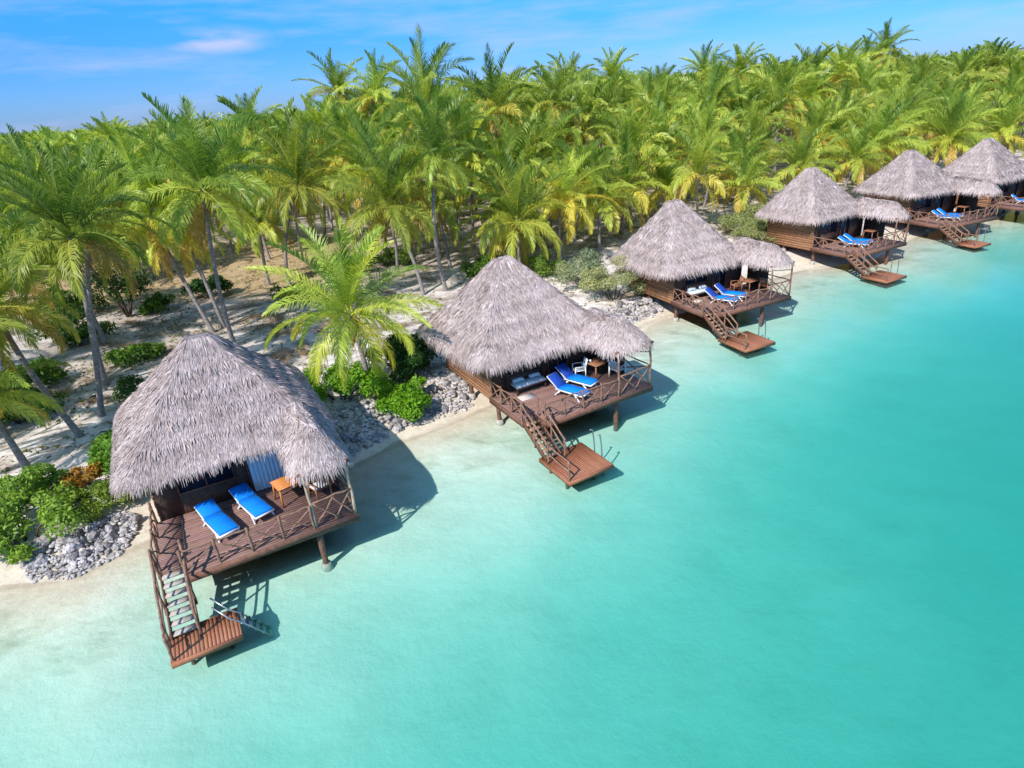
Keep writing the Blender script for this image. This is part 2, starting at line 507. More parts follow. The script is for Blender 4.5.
wb = N(wn, 'ShaderNodeBump')
wb.inputs['Strength'].default_value = 0.55
wb.inputs['Distance'].default_value = 0.030
wn.links.new(w1.outputs[0], wb.inputs['Height'])
wn.links.new(wb.outputs[0], fr.inputs['Normal'])
wn.links.new(wb.outputs[0], gl.inputs['Normal'])
wn.links.new(fr.outputs[0], ms.inputs[0])
wn.links.new(tr.outputs[0], ms.inputs[1])
wn.links.new(gl.outputs[0], ms.inputs[2])
wn.links.new(ms.outputs[0], wo.inputs['Surface'])
va = N(wn, 'ShaderNodeVolumeAbsorption')
va.inputs['Color'].default_value = (0.0, 0.984, 0.942, 1)
va.inputs['Density'].default_value = 0.52
vs_ = N(wn, 'ShaderNodeVolumeScatter')        # fine coral silt hanging in the water
vs_.inputs['Color'].default_value = (0.22, 0.99, 0.93, 1)
vs_.inputs['Density'].default_value = 0.20
vs_.inputs['Anisotropy'].default_value = 0.0
vadd = N(wn, 'ShaderNodeAddShader')
wn.links.new(va.outputs[0], vadd.inputs[0]); wn.links.new(vs_.outputs[0], vadd.inputs[1])
wn.links.new(vadd.outputs[0], wo.inputs['Volume'])
M['water'] = wm
wb_ = MB()
wb_.box((-2400, -2400, -9), (2400, 2400, 0))
water = wb_.build('lagoon_water', 'water')
tag(water, kind='structure')

# ------------------------------------------------------------------ stilt huts
def boards(mb, u0, u1, v0, v1, z0, z1, along='u', w=0.12, gap=0.008, jit=0.16):
    a0, a1 = (v0, v1) if along == 'u' else (u0, u1)
    n = max(1, int(round((a1 - a0) / w)))
    e = np.linspace(a0, a1, n + 1)
    for i in range(n):
        t = 1 + rng.uniform(-jit, jit)
        tt = (t, t * rng.uniform(0.95, 1.03), t * rng.uniform(0.92, 1.05))
        if along == 'u':
            mb.box((u0, e[i] + gap / 2, z0), (u1, e[i + 1] - gap / 2, z1 + rng.uniform(-.003, .003)), tt)
        else:
            mb.box((e[i] + gap / 2, v0, z0), (e[i + 1] - gap / 2, v1, z1 + rng.uniform(-.003, .003)), tt)

def strands(Sf, nst, length, width, rlo, rhi, tlo, thi, lift, seed, tlocal=0.012, wt=None, droop=0.0, course=0):
    """thatch blades lying down the slope of the surface Sf(r,t)"""
    g = np.random.default_rng(seed)
    k = nst
    u = g.uniform(0, 1, k)
    r = np.sqrt(rlo ** 2 + u * (rhi ** 2 - rlo ** 2))
    if course:
        q = g.uniform(0, 1, k) < 0.45
        r = np.where(q, np.round(r * course) / course + g.normal(0, 0.008, k), r)
    t = tlo + (thi - tlo) * g.uniform(0, 1, k)
    L = length * g.uniform(0.6, 1.35, k)
    slope = np.linalg.norm(Sf(np.minimum(r + .02, 1.2), t) - Sf(r, t), axis=1) / .02
    dr = L / np.maximum(slope, .5)
    dt = g.normal(0, tlocal, k)
    A = Sf(r, t); B = Sf(r + dr * .55, t + dt * .55); Cc = Sf(r + dr, t + dt)
    lf = lift * g.uniform(0.3, 1.6, k)
    A[:, 2] += 0.012; B[:, 2] += 0.02 + lf * .6; Cc[:, 2] += 0.015 + lf - droop * L * g.uniform(.6, 1.2, k)
    T = Cc - A
    up = np.array([0, 0, 1.0])
    s = np.cross(T, up); s /= np.maximum(np.linalg.norm(s, axis=1), 1e-6)[:, None]
    s = s + np.array([0, 0, 1.0]) * g.normal(0, 0.35, k)[:, None]
    w = (width * g.uniform(.6, 1.4, k))[:, None]
    Vv = np.stack([A - s * w * .5, A + s * w * .5, B + s * w * .45, B - s * w * .45, Cc + s * w * .10, Cc - s * w * .10], 1).reshape(-1, 3)
    b = np.arange(k)[:, None] * 6
    Fq = np.concatenate([b + np.array([0, 1, 2, 3]), b + np.array([3, 2, 4, 5])])
    val = g.normal(1.0, 0.24, k).clip(.35, 1.6)
    hue = g.uniform(-1, 1, k)
    Cc_ = np.stack([val * (THATCH[0] + .016 * hue), val * (THATCH[1] + .008 * hue), val * (THATCH[2] - .022 * hue)], 1)
    return Vv, Fq, np.repeat(Cc_, 6, 0)

def slope_strands(H, Rn, box, nst, length, width, rlo, rhi, lift, seed, droop=0.0, course=0):
    """thatch blades lying down the fall line of the height field H(u,v), kept where rlo < Rn(u,v) < rhi"""
    g = np.random.default_rng(seed)
    u = g.uniform(box[0], box[1], nst * (2 if rhi - rlo > .5 else 14 if rlo > .9 else 40)); v = g.uniform(box[2], box[3], len(u))
    r = Rn(u, v)
    k_ = np.where((r > rlo) & (r < rhi))[0][:nst]
    u, v = u[k_], v[k_]; k = len(u)
    e = .04
    gu = (H(u + e, v, 0) - H(u - e, v, 0)) / (2 * e); gv = (H(u, v + e, 0) - H(u, v - e, 0)) / (2 * e)
    gm_ = np.maximum(np.hypot(gu, gv), .25)
    a = g.normal(0, .16, k)
    du, dv_ = -gu / gm_, -gv / gm_
    du, dv_ = du * np.cos(a) - dv_ * np.sin(a), du * np.sin(a) + dv_ * np.cos(a)
    L = length * g.uniform(.55, 1.4, k)
    if course:
        z_ = H(u, v, 0); q = g.uniform(0, 1, k) < .35
        sh = np.where(q, (z_ - np.round(z_ * course) / course) / gm_, 0).clip(-.22, .22)
        u = u - sh * gu / gm_ * 1.0; v = v - sh * gv / gm_ * 1.0
    hz_ = L / np.sqrt(1 + gm_ ** 2)
    lf = lift * g.uniform(.2, 1.7, k)
    def pt(f):
        return np.stack([u + du * hz_ * f, v + dv_ * hz_ * f, H(u + du * hz_ * f, v + dv_ * hz_ * f)], 1)
    A, B, Cc = pt(0), pt(.55), pt(1)
    A[:, 2] += .008; B[:, 2] += .014 + lf * .6; Cc[:, 2] += .010 + lf - droop * L * g.uniform(.5, 1.3, k)
    s = np.stack([-dv_, du, np.zeros(k)], 1) + np.array([0, 0, 1.0]) * g.normal(0, .35, k)[:, None]
    w = (width * g.uniform(.6, 1.5, k))[:, None]
    Vv = np.stack([A - s * w * .5, A + s * w * .5, B + s * w * .45, B - s * w * .45, Cc + s * w * .10, Cc - s * w * .10], 1).reshape(-1, 3)
    b = np.arange(k)[:, None] * 6
    Fq = np.concatenate([b + np.array([0, 1, 2, 3]), b + np.array([3, 2, 4, 5])])
    val = g.normal(1.0, .20, k).clip(.35, 1.6)
    hue = g.uniform(-1, 1, k)
    c_ = np.stack([val * (THATCH[0] + .016 * hue), val * (THATCH[1] + .008 * hue), val * (THATCH[2] - .022 * hue)], 1)
    return Vv, Fq, np.repeat(c_, 6, 0)
THATCH = (0.535, 0.445, 0.425)

def roof_main(d, seed, nst, name, parent):
    uc, vc, az, ez = d['au'], d['av'], d['az'] + .18, d['ez'] + .20
    hl, hr, hf, hb = uc - d['lu'] - .12, d['ru'] - uc - .12, vc - d['lf'] - .12, d['lb'] - vc - .1
    p = 11.0
    def Rn(u, v):
        a = np.abs(np.where(u > uc, np.maximum(u - uc - .12, 0) / (hr - .12), np.maximum(uc - u - .12, 0) / (hl - .12)))
        b = np.abs(np.where(v > vc, (v - vc) / hb, (vc - v) / hf))
        return (a ** p + b ** p + 1e-12) ** (1 / p)
    def H(u, v, nz=1):
        r = Rn(u, v)
        rr = np.clip(r, 0, 1)
        z = ez + (az - ez) * (1 - rr) - .05 * np.sin(np.pi * rr) * (az - ez) / 3.4
        z = np.where(r < .05, z - .5 * (.05 - r) * (az - ez) * .8, z)
        z = np.where(r > 1, ez - (r - 1) * (az - ez) * 1.1, z)
        if nz:
            z = z + .06 * (vnoise(u + 50, v + 50, .8, seed) - .5) + .12 * (vnoise(u + 90, v + 50, 2.1, seed + 3) - .5)
        return z
    nr, na = 22, 112
    rr = np.linspace(0.0, 1.0, nr)
    tt = np.arange(na) * 2 * math.pi / na
    cx, sy = np.cos(tt), np.sin(tt)
    k = 1 / (np.abs(cx) ** p + np.abs(sy) ** p) ** (1 / p)
    bx, by = cx * k, sy * k
    U = uc + np.where(bx > 0, hr - .12, hl - .12)[None] * bx[None] * rr[:, None] + .12 * np.clip(bx * 3, -1, 1)[None]
    Vc = vc + np.where(by > 0, hb, hf)[None] * by[None] * rr[:, None]
    top = np.stack([U, Vc, H(U, Vc)], -1)
    bot = top.copy(); bot[..., 2] -= 0.2
    Vv = np.concatenate([top.reshape(-1, 3), bot.reshape(-1, 3)])
    Fl = []
    o = nr * na
    for i in range(nr - 1):
        for j in range(na):
            j2 = (j + 1) % na
            Fl.append((i * na + j, (i + 1) * na + j, (i + 1) * na + j2, i * na + j2))
            Fl.append((o + i * na + j, o + i * na + j2, o + (i + 1) * na + j2, o + (i + 1) * na + j))
    e1 = (nr - 1) * na
    for j in range(na):
        j2 = (j + 1) % na
        Fl.append((e1 + j, o + e1 + j, o + e1 + j2, e1 + j2))
    roof = link(name, mesh_from(name, Vv, Fl, np.ones((len(Vv), 3)), 'thatch_core', True), parent)
    box = (uc - hl, uc + hr, vc - hf, vc + hb)
    parts = [slope_strands(H, Rn, box, int(nst * 2.6), .32, .025, 0, .985, .024, seed, course=1.9),
             *[slope_strands(H, Rn, box, nst // 14, .42, .034, q - .012, q + .012, .075, seed + 20 + int(q * 100)) for q in (.30, .46, .63, .80)],
             slope_strands(H, Rn, box, nst // 3, .36, .024, .94, 1.0, .03, seed + 1, droop=.30),
             slope_strands(H, Rn, box, nst // 60, .5, .05, .0, .10, .06, seed + 2)]
    return roof, H, parts

def join_np(parts):
    Vs, Fs, Cs, n = [], [], [], 0
    for v, f, c in parts:
        Vs.append(v); Fs.append(f + n); Cs.append(c); n += len(v)
    return np.concatenate(Vs), np.concatenate(Fs), np.concatenate(Cs)

def roof_porch(d, seed, nst, parent):
    W_ = d['W']
    ul, ur = d['pl'], W_ + 0.10
    um = (ul + ur) / 2
    vf, vj = d['pv'], d['lf'] + 1.0
    ze, zr = d['pe'], d['pz']
    key = np.array([(ul, vj), (ul, 2.0), (ul, 0.75), (ul + .10, vf + .30), (ul + .42, vf + .03), (um, vf - .02), (ur - .42, vf + .03), (ur - .10, vf + .30), (ur, 0.75), (ur, 2.0), (ur, vj)])
    cum = np.concatenate([[0], np.cumsum(np.hypot(*np.diff(key, axis=0).T))]); cum /= cum[-1]
    def Sf(r, t):
        r = np.asarray(r, float); t = np.clip(np.asarray(t, float), 0, 1)
        eu = np.interp(t, cum, key[:, 0]); ev = np.interp(t, cum, key[:, 1])
        rv = np.clip(ev, vf + 1.05, vj); ru = um
        u = ru + (eu - ru) * r; v = rv + (ev - rv) * r
        z = zr - (zr - ze) * np.clip(r, 0, 5) ** 1.35
        z = z + 0.09 * (vnoise(u + 50, v + 50, 0.7, seed) - .5)
        return np.stack([u, v, z], -1)
    nr, na = 9, 60
    rr = np.linspace(0.0, 1.0, nr); tt = np.linspace(0, 1, na)
    T, RR = np.meshgrid(tt, rr)
    top = Sf(RR, T); bot = top.copy(); bot[..., 2] -= 0.18
    Vv = np.concatenate([top.reshape(-1, 3), bot.reshape(-1, 3)])
    Fl, o = [], nr * na
    for i in range(nr - 1):
        for j in range(na - 1):
            Fl.append((i * na + j, (i + 1) * na + j, (i + 1) * na + j + 1, i * na + j + 1))
            Fl.append((o + i * na + j, o + i * na + j + 1, o + (i + 1) * na + j + 1, o + (i + 1) * na + j))
    e1 = (nr - 1) * na
    for j in range(na - 1):
        Fl.append((e1 + j, o + e1 + j, o + e1 + j + 1, e1 + j + 1))
    roof = link('porch_roof', mesh_from('porch_roof', Vv, Fl, np.ones((len(Vv), 3)), 'thatch_core', True), parent)
    parts = [strands(Sf, nst * 2, 0.32, 0.030, 0.0, 0.985, 0, 1, 0.030, seed + 5, tlocal=0.010),
             strands(Sf, nst // 8, 0.36, 0.040, 0.0, 0.12, 0, 1, 0.06, seed + 7, tlocal=0.10),
             strands(Sf, nst // 3, 0.38, 0.030, 0.90, 1.0, 0, 1, 0.03, seed + 6, tlocal=0.010, droop=0.30)]
    Vs, Fs, Cs = join_np(parts)
    link('thatch', mesh_from('porch_thatch', Vs, Fs, Cs, 'thatch'), roof)

HUTS = [
 dict(x=-9.944, y=14.461, t=.478, W=5.13, au=2.03, av=6.1, az=6.63, lb=9.4, lu=-1.40, ru=5.43, lf=2.12, ez=3.46, zd=1.37, L=(-.78, .95, -2.19, -1.05, .40), pu=3.83, pvp=.15, n=17000,
      label='nearest thatched stilt hut, with pale grey stair treads and a pale curtain in its doorway'),
 dict(x=1.287, y=22.075, t=.492, W=5.55, au=1.84, av=6.14, az=6.83, lb=9.27, lu=-1.80, ru=5.45, lf=2.15, ez=3.2, zd=1.36, L=(-.83, 1.17, -2.73, -.70, .30), pu=3.8, pvp=.28, n=15000,
      label='second nearest thatched stilt hut, with white chairs and shade-coloured lounger backs on its deck'),
 dict(x=12.212, y=33.374, t=.40, W=5.33, au=1.45, av=6.4, az=6.87, lb=8.94, lu=-1.95, ru=4.95, lf=2.7, ez=3.1, zd=1.34, L=(-.75, 1.3, -2.85, -.81, .22), pu=3.5, pvp=.26, n=11000,
      label='third thatched stilt hut along the row, between grey green bushes on both its sides'),
 dict(x=25.481, y=43.11, t=.453, W=5.23, au=1.72, av=6.27, az=6.91, lb=8.6, lu=-1.62, ru=5.2, lf=2.9, ez=3.37, zd=1.45, L=(-.8, 1.3, -2.75, -.87, .2), pu=3.79, pvp=.31, n=8000,
      label='thatched stilt hut fourth along the row, its porch roof touching the next hut in view'),
 dict(x=36.534, y=49.66, t=.346, W=5.3, au=1.76, av=6.19, az=6.78, lb=8.9, lu=-1.6, ru=5.2, lf=2.6, ez=3.4, zd=1.4, L=(-.63, 1.08, -2.58, -.91, .25), pu=3.79, pvp=.31, n=7000,
      label='thatched stilt hut fifth along the row, the last one seen whole with its small landing'),
 dict(x=46.5, y=53.5, t=.43, W=5.3, au=1.8, av=6.15, az=6.8, lb=8.9, lu=-1.66, ru=5.25, lf=2.7, ez=3.35, zd=1.4, L=(-.69, 1.05, -2.4, -.91, .3), pu=3.79, pvp=.31, n=6000,
      label='farthest thatched stilt hut, cut off by the right edge of the picture'),
]
def hut_world(d, u, v, z=0.0):
    c, s = math.cos(d['t']), math.sin(d['t'])
    return (d['x'] + u * c - v * s, d['y'] + u * s + v * c, z)

def build_hut(i, d):
    root = empty('stilt_hut', (d['x'], d['y'], 0), d['t'])
    tag(root, d['label'], 'hut', 'thatched huts on stilts along the lagoon')
    W_, zd, lb = d['W'], d['zd'], d['lb']
    wu0, wu1, wv0, wv1 = -0.56, min(W_ - .18, d['ru'] - .3), 3.5, lb - 0.85
    def low(u, v):
        X = hut_world(d, u, v)
        return gz(X[0], X[1]) - 0.3
    # floor / deck
    mb = MB()
    boards(mb, 0, W_, 0, wv0, zd - .045, zd, 'u')
    boards(mb, -0.75, -0.01, 0.62, wv0, zd - .045, zd, 'u')
    mb.build('deck', 'deck', root)
    mb = MB()
    f0 = zd - .26
    mb.box((-.01, -.045, f0), (W_ + .04, -.002, zd - .004))
    mb.box((W_ + .002, -.002, f0), (W_ + .04, wv0, zd - .004))
    mb.box((-.795, .58, f0), (-.752, wv0, zd - .004))
    mb.box((-.752, .58, f0), (-.04, .618, zd - .05))
    mb.box((-.045, -.002, f0), (-.003, .618, zd - .05))
    for v in np.linspace(.35, 3.3, 5):
        mb.box((.0, v - .04, f0 + .005), (W_, v + .04, zd - .048))
    mb.build('fascia', 'frame', root)
    mb = MB()
    mb.box((wu0, wv0 + .003, zd - .3), (wu1, wv1, zd - .01))
    mb.build('floor_frame', 'frame', root)
    # walls
    wt = 3.72
    mb = MB()
    n = int((wt - zd + .28) / .16)
    zz = np.linspace(zd - .28, wt, n + 1)
    for k in range(n):
        t = 1 + rng.uniform(-.2, .2)
        tt = (t, t, t)
        z0, z1 = zz[k] + .004, zz[k + 1] - .004
        lap = 0.012 * (k % 2)
        mb.box((wu0 - .06 - lap, wv0 - .02, z0), (wu0 - .005, wv1 + .05, z1), tt)
        mb.box((wu1 + .005, wv0 - .02, z0), (wu1 + .06 + lap, wv1 + .05, z1), tt)
        mb.box((wu0 - .004, wv1 + .004, z0), (wu1 + .004, wv1 + .06 + lap, z1), tt)
    wall = mb.build('wall', 'wall', root)
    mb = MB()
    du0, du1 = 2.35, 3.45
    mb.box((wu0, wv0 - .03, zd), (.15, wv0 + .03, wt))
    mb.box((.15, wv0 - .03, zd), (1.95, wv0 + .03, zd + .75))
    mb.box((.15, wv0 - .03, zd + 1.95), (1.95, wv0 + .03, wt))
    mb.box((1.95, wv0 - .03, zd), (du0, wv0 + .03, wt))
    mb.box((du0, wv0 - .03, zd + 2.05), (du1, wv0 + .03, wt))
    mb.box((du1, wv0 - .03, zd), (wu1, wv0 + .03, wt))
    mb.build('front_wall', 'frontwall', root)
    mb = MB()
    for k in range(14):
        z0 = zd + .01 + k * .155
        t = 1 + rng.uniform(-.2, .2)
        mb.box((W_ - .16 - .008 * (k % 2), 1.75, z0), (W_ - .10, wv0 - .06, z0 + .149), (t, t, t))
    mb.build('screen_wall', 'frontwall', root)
    # window and door
    mb = MB()
    for a, b in (((.15, zd + .75), (1.95, zd + .80)), ((.15, zd + 1.90), (1.95, zd + 1.95)), ((.15, zd + .80), (.20, zd + 1.90)), ((1.90, zd + .80), (1.95, zd + 1.90)), ((1.02, zd + .80), (1.07, zd + 1.90))):
        mb.box((a[0], wv0 - .05, a[1]), (b[0], wv0 + .01, b[1]))
    win = mb.build('window', 'frame', root)
    mb = MB(); mb.box((.2, wv0 - .012, zd + .8), (1.9, wv0 - .002, zd + 1.9)); mb.build('pane', 'glass', win)
    mb = MB()
    for a, b in (((du0, zd + .01), (du0 + .06, zd + 2.05)), ((du1 - .06, zd + .01), (du1, zd + 2.05)), ((du0 + .06, zd + 1.98), (du1 - .06, zd + 2.05)), ((2.87, zd + .01), (2.92, zd + 1.98))):
        mb.box((a[0], wv0 - .06, a[1]), (b[0], wv0 + .01, b[1]))
    door = mb.build('door', 'frame', root)
    mb = MB(); mb.box((du0 + .06, wv0 - .012, zd + .02), (du1 - .06, wv0 - .002, zd + 1.98)); mb.build('pane', 'glass', door)
    if i == 0:
        mb = MB()
        k = 60
        uu = np.linspace(du0 + .08, du1 + .05, k)
        vv = wv0 - .10 + .025 * np.sin(np.linspace(0, 16 * math.pi, k)) + rng.normal(0, .004, k)
        Vv = [(a, b, zd + .03) for a, b in zip(uu, vv)] + [(a, b, zd + 2.0) for a, b in zip(uu, vv)] + [(a, b - .012, zd + .03) for a, b in zip(uu, vv)] + [(a, b - .012, zd + 2.0) for a, b in zip(uu, vv)]
        Fl = []
        for j in range(k - 1):
            Fl += [(j, j + 1, k + j + 1, k + j), (2 * k + j, 3 * k + j, 3 * k + j + 1, 2 * k + j + 1)]
        mb.add(Vv, Fl)
        cu = mb.build('curtain', 'curtain', door, True)
    # roof
    roof, Sf, parts = roof_main(d, 100 + i * 11, d['n'], 'roof', root)
    Vs, Fs, Cs = join_np(parts)
    link('thatch', mesh_from('roof_thatch', Vs, Fs, Cs, 'thatch'), roof)
    dd = dict(d); dd['pl'] = 3.55; dd['pv'] = .0; dd['pe'] = 3.52; dd['pz'] = 4.46
    roof_porch(dd, 200 + i * 13, d['n'] // 4, root)
    # porch posts, leaning slightly like the rough poles they are
    for (u, v, du) in ((3.80, .06, .05), (W_ - .05, .06, -.02), (W_ - .05, 2.3, 0)):
        mb = MB(); mb.log((u, v, zd), (u - du, v + .04, 3.42), .050, .012); mb.build('porch_post', 'palelog' if i == 0 else 'log', root)
    mb = MB(); mb.log((3.6, .10, 3.38), (W_ + .1, .10, 3.38), .05, .01); mb.log((W_ - .05, .1, 3.38), (W_ - .05, 3.5, 3.45), .05, .01)
    mb.build('porch_beam', 'frame', root)
    # railing
    top = zd + .86
    mb = MB()
    us = [-.02, .92, 1.86, 2.80, 3.74]
    for u in us:
        mb.log((u, .04, zd - .25), (u + rng.normal(0, .02), .03, top + rng.uniform(0, .08)), .045, .01)
    for a, b in zip(us[:-1], us[1:]):
        mb.log((a, .04, top - .04), (b, .04, top - .04 + rng.normal(0, .02)), .032, .015)
        mb.log((a + .03, .06, zd + .10), (b - .03, .06, top - .12), .026, .015)
        if a > .5 or i != 0:
            mb.log((a + .03, .02, top - .12), (b - .03, .02, zd + .10), .026, .015)
    # porch end panels with tall crosses
    mb.log((3.8, .05, zd + .92), (W_ - .05, .05, zd + 1.0), .035, .012)
    mid = (3.8 + W_ - .05) / 2
    mb.log((3.84, .07, zd + .08), (mid + .1, .07, zd + .94), .03, .012)
    mb.log((3.84, .03, zd + .92), (mid + .1, .03, zd + .08), .03, .012)
    mb.log((mid, .07, zd + .08), (W_ - .08, .07, zd + .96), .03, .012)
    mb.log((mid, .03, zd + .94), (W_ - .08, .03, zd + .08), .03, .012)
    for (v0, v1) in ((.1, 2.3),):
        mb.log((W_ - .05, v0, zd + .98), (W_ - .05, v1, zd + .95), .032, .012)
        mb.log((W_ - .07, v0, zd + .08), (W_ - .07, v1, zd + .94), .028, .012)
        mb.log((W_ - .03, v0, zd + .94), (W_ - .03, v1, zd + .08), .028, .012)
        mb.log((W_ - .04, v0, zd + 1.6), (W_ - .04, v1, zd + 1.0), .024, .012)
    mb.build('railing', 'log', root, True)
    mb = MB()
    # rear left side of the deck
    vs = [.66, 1.6, 2.5, 3.38]
    for v in vs:
        mb.log((-.72, v, zd - .2), (-.72 + rng.normal(0, .02), v, top + rng.uniform(0, .08)), .045, .01)
    for a, b in zip(vs[:-1], vs[1:]):
        mb.log((-.72, a, top - .04), (-.72, b, top - .04), .032, .012)
        mb.log((-.70, a + .03, zd + .1), (-.70, b - .03, top - .12), .026, .012)
        mb.log((-.74, a + .03, top - .12), (-.74, b - .03, zd + .1), .026, .012)
    rail = mb.build('railing', 'log', root, True)
    # stilts
    pos = [(d['pu'], d['pvp'] + .05), (-.40, 3.45), (2.1, 3.5), (4.5, 3.5), (-.40, 6.2), (4.5, 6.2), (-.4, wv1 - .15), (2.1, wv1 - .15), (4.5, wv1 - .15), (.25, 3.0)]
    for (u, v) in pos[:9]:
        lo = low(u, v)
        if lo > zd - .3:
            continue
        mb = MB()
        mb.log((u, v, lo), (u, v, zd - .2), .105, .006, 10)
        st = mb.build('stilt', 'frame', root, True)
        if v > 3 or i == 0:
            mb = MB(); z_ = lo + .3
            mb.tube([(u, v, lo - .1), (u, v, z_ + .12), (u, v, z_ + .24)], [.2, .19, .15], 12)
            mb.build('footing', 'concrete', st)
    # landing
    L0, L1, V0, V1, Lz = d['L']
    mb = MB()
    boards(mb, L0, L1, V0, V1, Lz - .045, Lz, 'v', .10, .010)
    land = mb.build('landing', 'landing', root)
    mb = MB()
    mb.box((L0 - .04, V0 - .05, Lz - .17), (L1 + .04, V0 - .004, Lz - .006))
    mb.box((L0 - .04, V1 + .004, Lz - .17), (L1 + .04, V1 + .05, Lz - .006))
    mb.box((L0 - .045, V0 - .003, Lz - .17), (L0 - .004, V1 + .003, Lz - .006))
    mb.box((L1 + .004, V0 - .003, Lz - .17), (L1 + .045, V1 + .003, Lz - .006))
    mb.build('landing_frame', 'landing', land)
    for u in (L0 + .35, L1 - .35):
        for v in (V0 + .70, V1 - .20):
            mb = MB(); mb.log((u, v, low(u, v)), (u, v, Lz - .05), .065, .004); mb.build('landing_post', 'frame', land, True)
    # stairs
    sv0, sz0, sv1, sz1 = .60, zd - .02, V1 - .28, Lz + .04
    mb = MB()
    for u in (-.735, -.03):
        mb.beam((u, sv0, sz0 - .10), (u, sv1, sz1 - .02), .05, .22)
    st = mb.build('stairs', 'frame', root)
    nt_ = 7
    for k in range(nt_):
        a = (k + .55) / nt_
        v = sv0 + (sv1 - sv0) * a; z = sz0 + (sz1 - sz0) * a
        mb = MB(); mb.box((-.705, v - .115, z - .03), (-.06, v + .105, z + .015)); mb.build('tread', 'tread' if i == 0 else 'tread_brown', st)
    mb = MB()
    for u, rr_ in ((-.78, .036), (.01, .045)):
        P0 = np.array((u, sv0 + .05, zd)); P1 = np.array((u, sv1 - .25, Lz))
        nP = 3
        for k in range(nP):
            a = k / (nP - 1)
            B = P0 + (P1 - P0) * a
            mb.log(B + (0, 0, -.25 if k < nP - 1 else 0.0), B + (0, 0, .86), .04, .008)
        mb.log(P0 + (0, 0, .84), P1 + (0, 0, .84), rr_, .014)
        mb.log(P0 + (0, 0, .42), P1 + (0, 0, .42), rr_ * .8, .014)
    # left edge of the landing
    mb.log((L0 + .03, V0 + .06, Lz - .1), (L0 + .03, V0 + .06, Lz + .85), .04, .008)
    mb.log((L0 + .03, V0 + .06, Lz + .82), (-.78, sv1 - .25, Lz + .84), .034, .01)
    mb.log((L0 + .03, V0 + .06, Lz + .42), (-.78, sv1 - .25, Lz + .42), .03, .01)
    mb.build('stair_rail', 'log', st, True)
    # swimming ladder
    mb = MB()
    if i == 0:
        for v in (-1.30, -1.72):
            mb.tube([(.42, v + .40, .98), (.80, v + .05, .62), (L1 + .10, v, .40), (L1 + .42, v, -.05), (L1 + .75, v, -.55)], .024, 8)
        for k in range(5):
            a = k / 4
            u = L1 + .12 + .58 * a; z = .36 - .84 * a
            mb.box((u - .06, -1.73, z - .018), (u + .06, -1.29, z + .018))
    else:
        vm = (V0 + V1) / 2
        for v in (vm - .24, vm + .24):
            mb.tube([(L1 - .10, v, Lz + 1.0), (L1 + .02, v, Lz + .95), (L1 + .09, v, Lz + .4), (L1 + .12, v, -.1), (L1 + .2, v, -.9)], .028, 8)
        for z in (.05, -.2, -.45, -.7):
            mb.box((L1 + .08, vm - .25, z - .015), (L1 + .2, vm + .25, z + .015))
    mb.build('ladder', 'steel', land, True)
    return root

for i, d in enumerate(HUTS):
    build_hut(i, d)

# ------------------------------------------------------------------ deck furniture
def slab(mb, prof, y0, y1, th):
    """a bent cushion: prof is a list of (x,z) along its length"""
    prof = np.array(prof, float)
    tg = np.gradient(prof, axis=0); tg /= np.linalg.norm(tg, axis=1)[:, None]
    nn = np.stack([-tg[:, 1], tg[:, 0]], 1)
    k = len(prof)
    Vv = []
    ys = [y0, y0 + .03, y1 - .03, y1]
    hs = [.55, 1, 1, .55]
    for j, y in enumerate(ys):
        for q in range(k):
            e = 1.0 if 0 < q < k - 1 else .6
            a = prof[q] + nn[q] * th * hs[j] * e
            Vv.append((a[0], y, a[1]))
    for j, y in enumerate(ys):
        for q in range(k):
            Vv.append((prof[q][0], y, prof[q][1]))
    Fl = []
    o = 4 * k
    for j in range(3):
        for q in range(k - 1):
            Fl.append((j * k + q, j * k + q + 1, (j + 1) * k + q + 1, (j + 1) * k + q))
            Fl.append((o + j * k + q, o + (j + 1) * k + q, o + (j + 1) * k + q + 1, o + j * k + q + 1))
    for q in range(k - 1):
        Fl.append((q, o + q, o + q + 1, q + 1))
        Fl.append((3 * k + q, 3 * k + q + 1, o + 3 * k + q + 1, o + 3 * k + q))
    for j in range(3):
        Fl.append((j * k, (j + 1) * k, o + (j + 1) * k, o + j * k))
        Fl.append((j * k + k - 1, o + j * k + k - 1, o + (j + 1) * k + k - 1, (j + 1) * k + k - 1))
    mb.add(Vv, Fl)

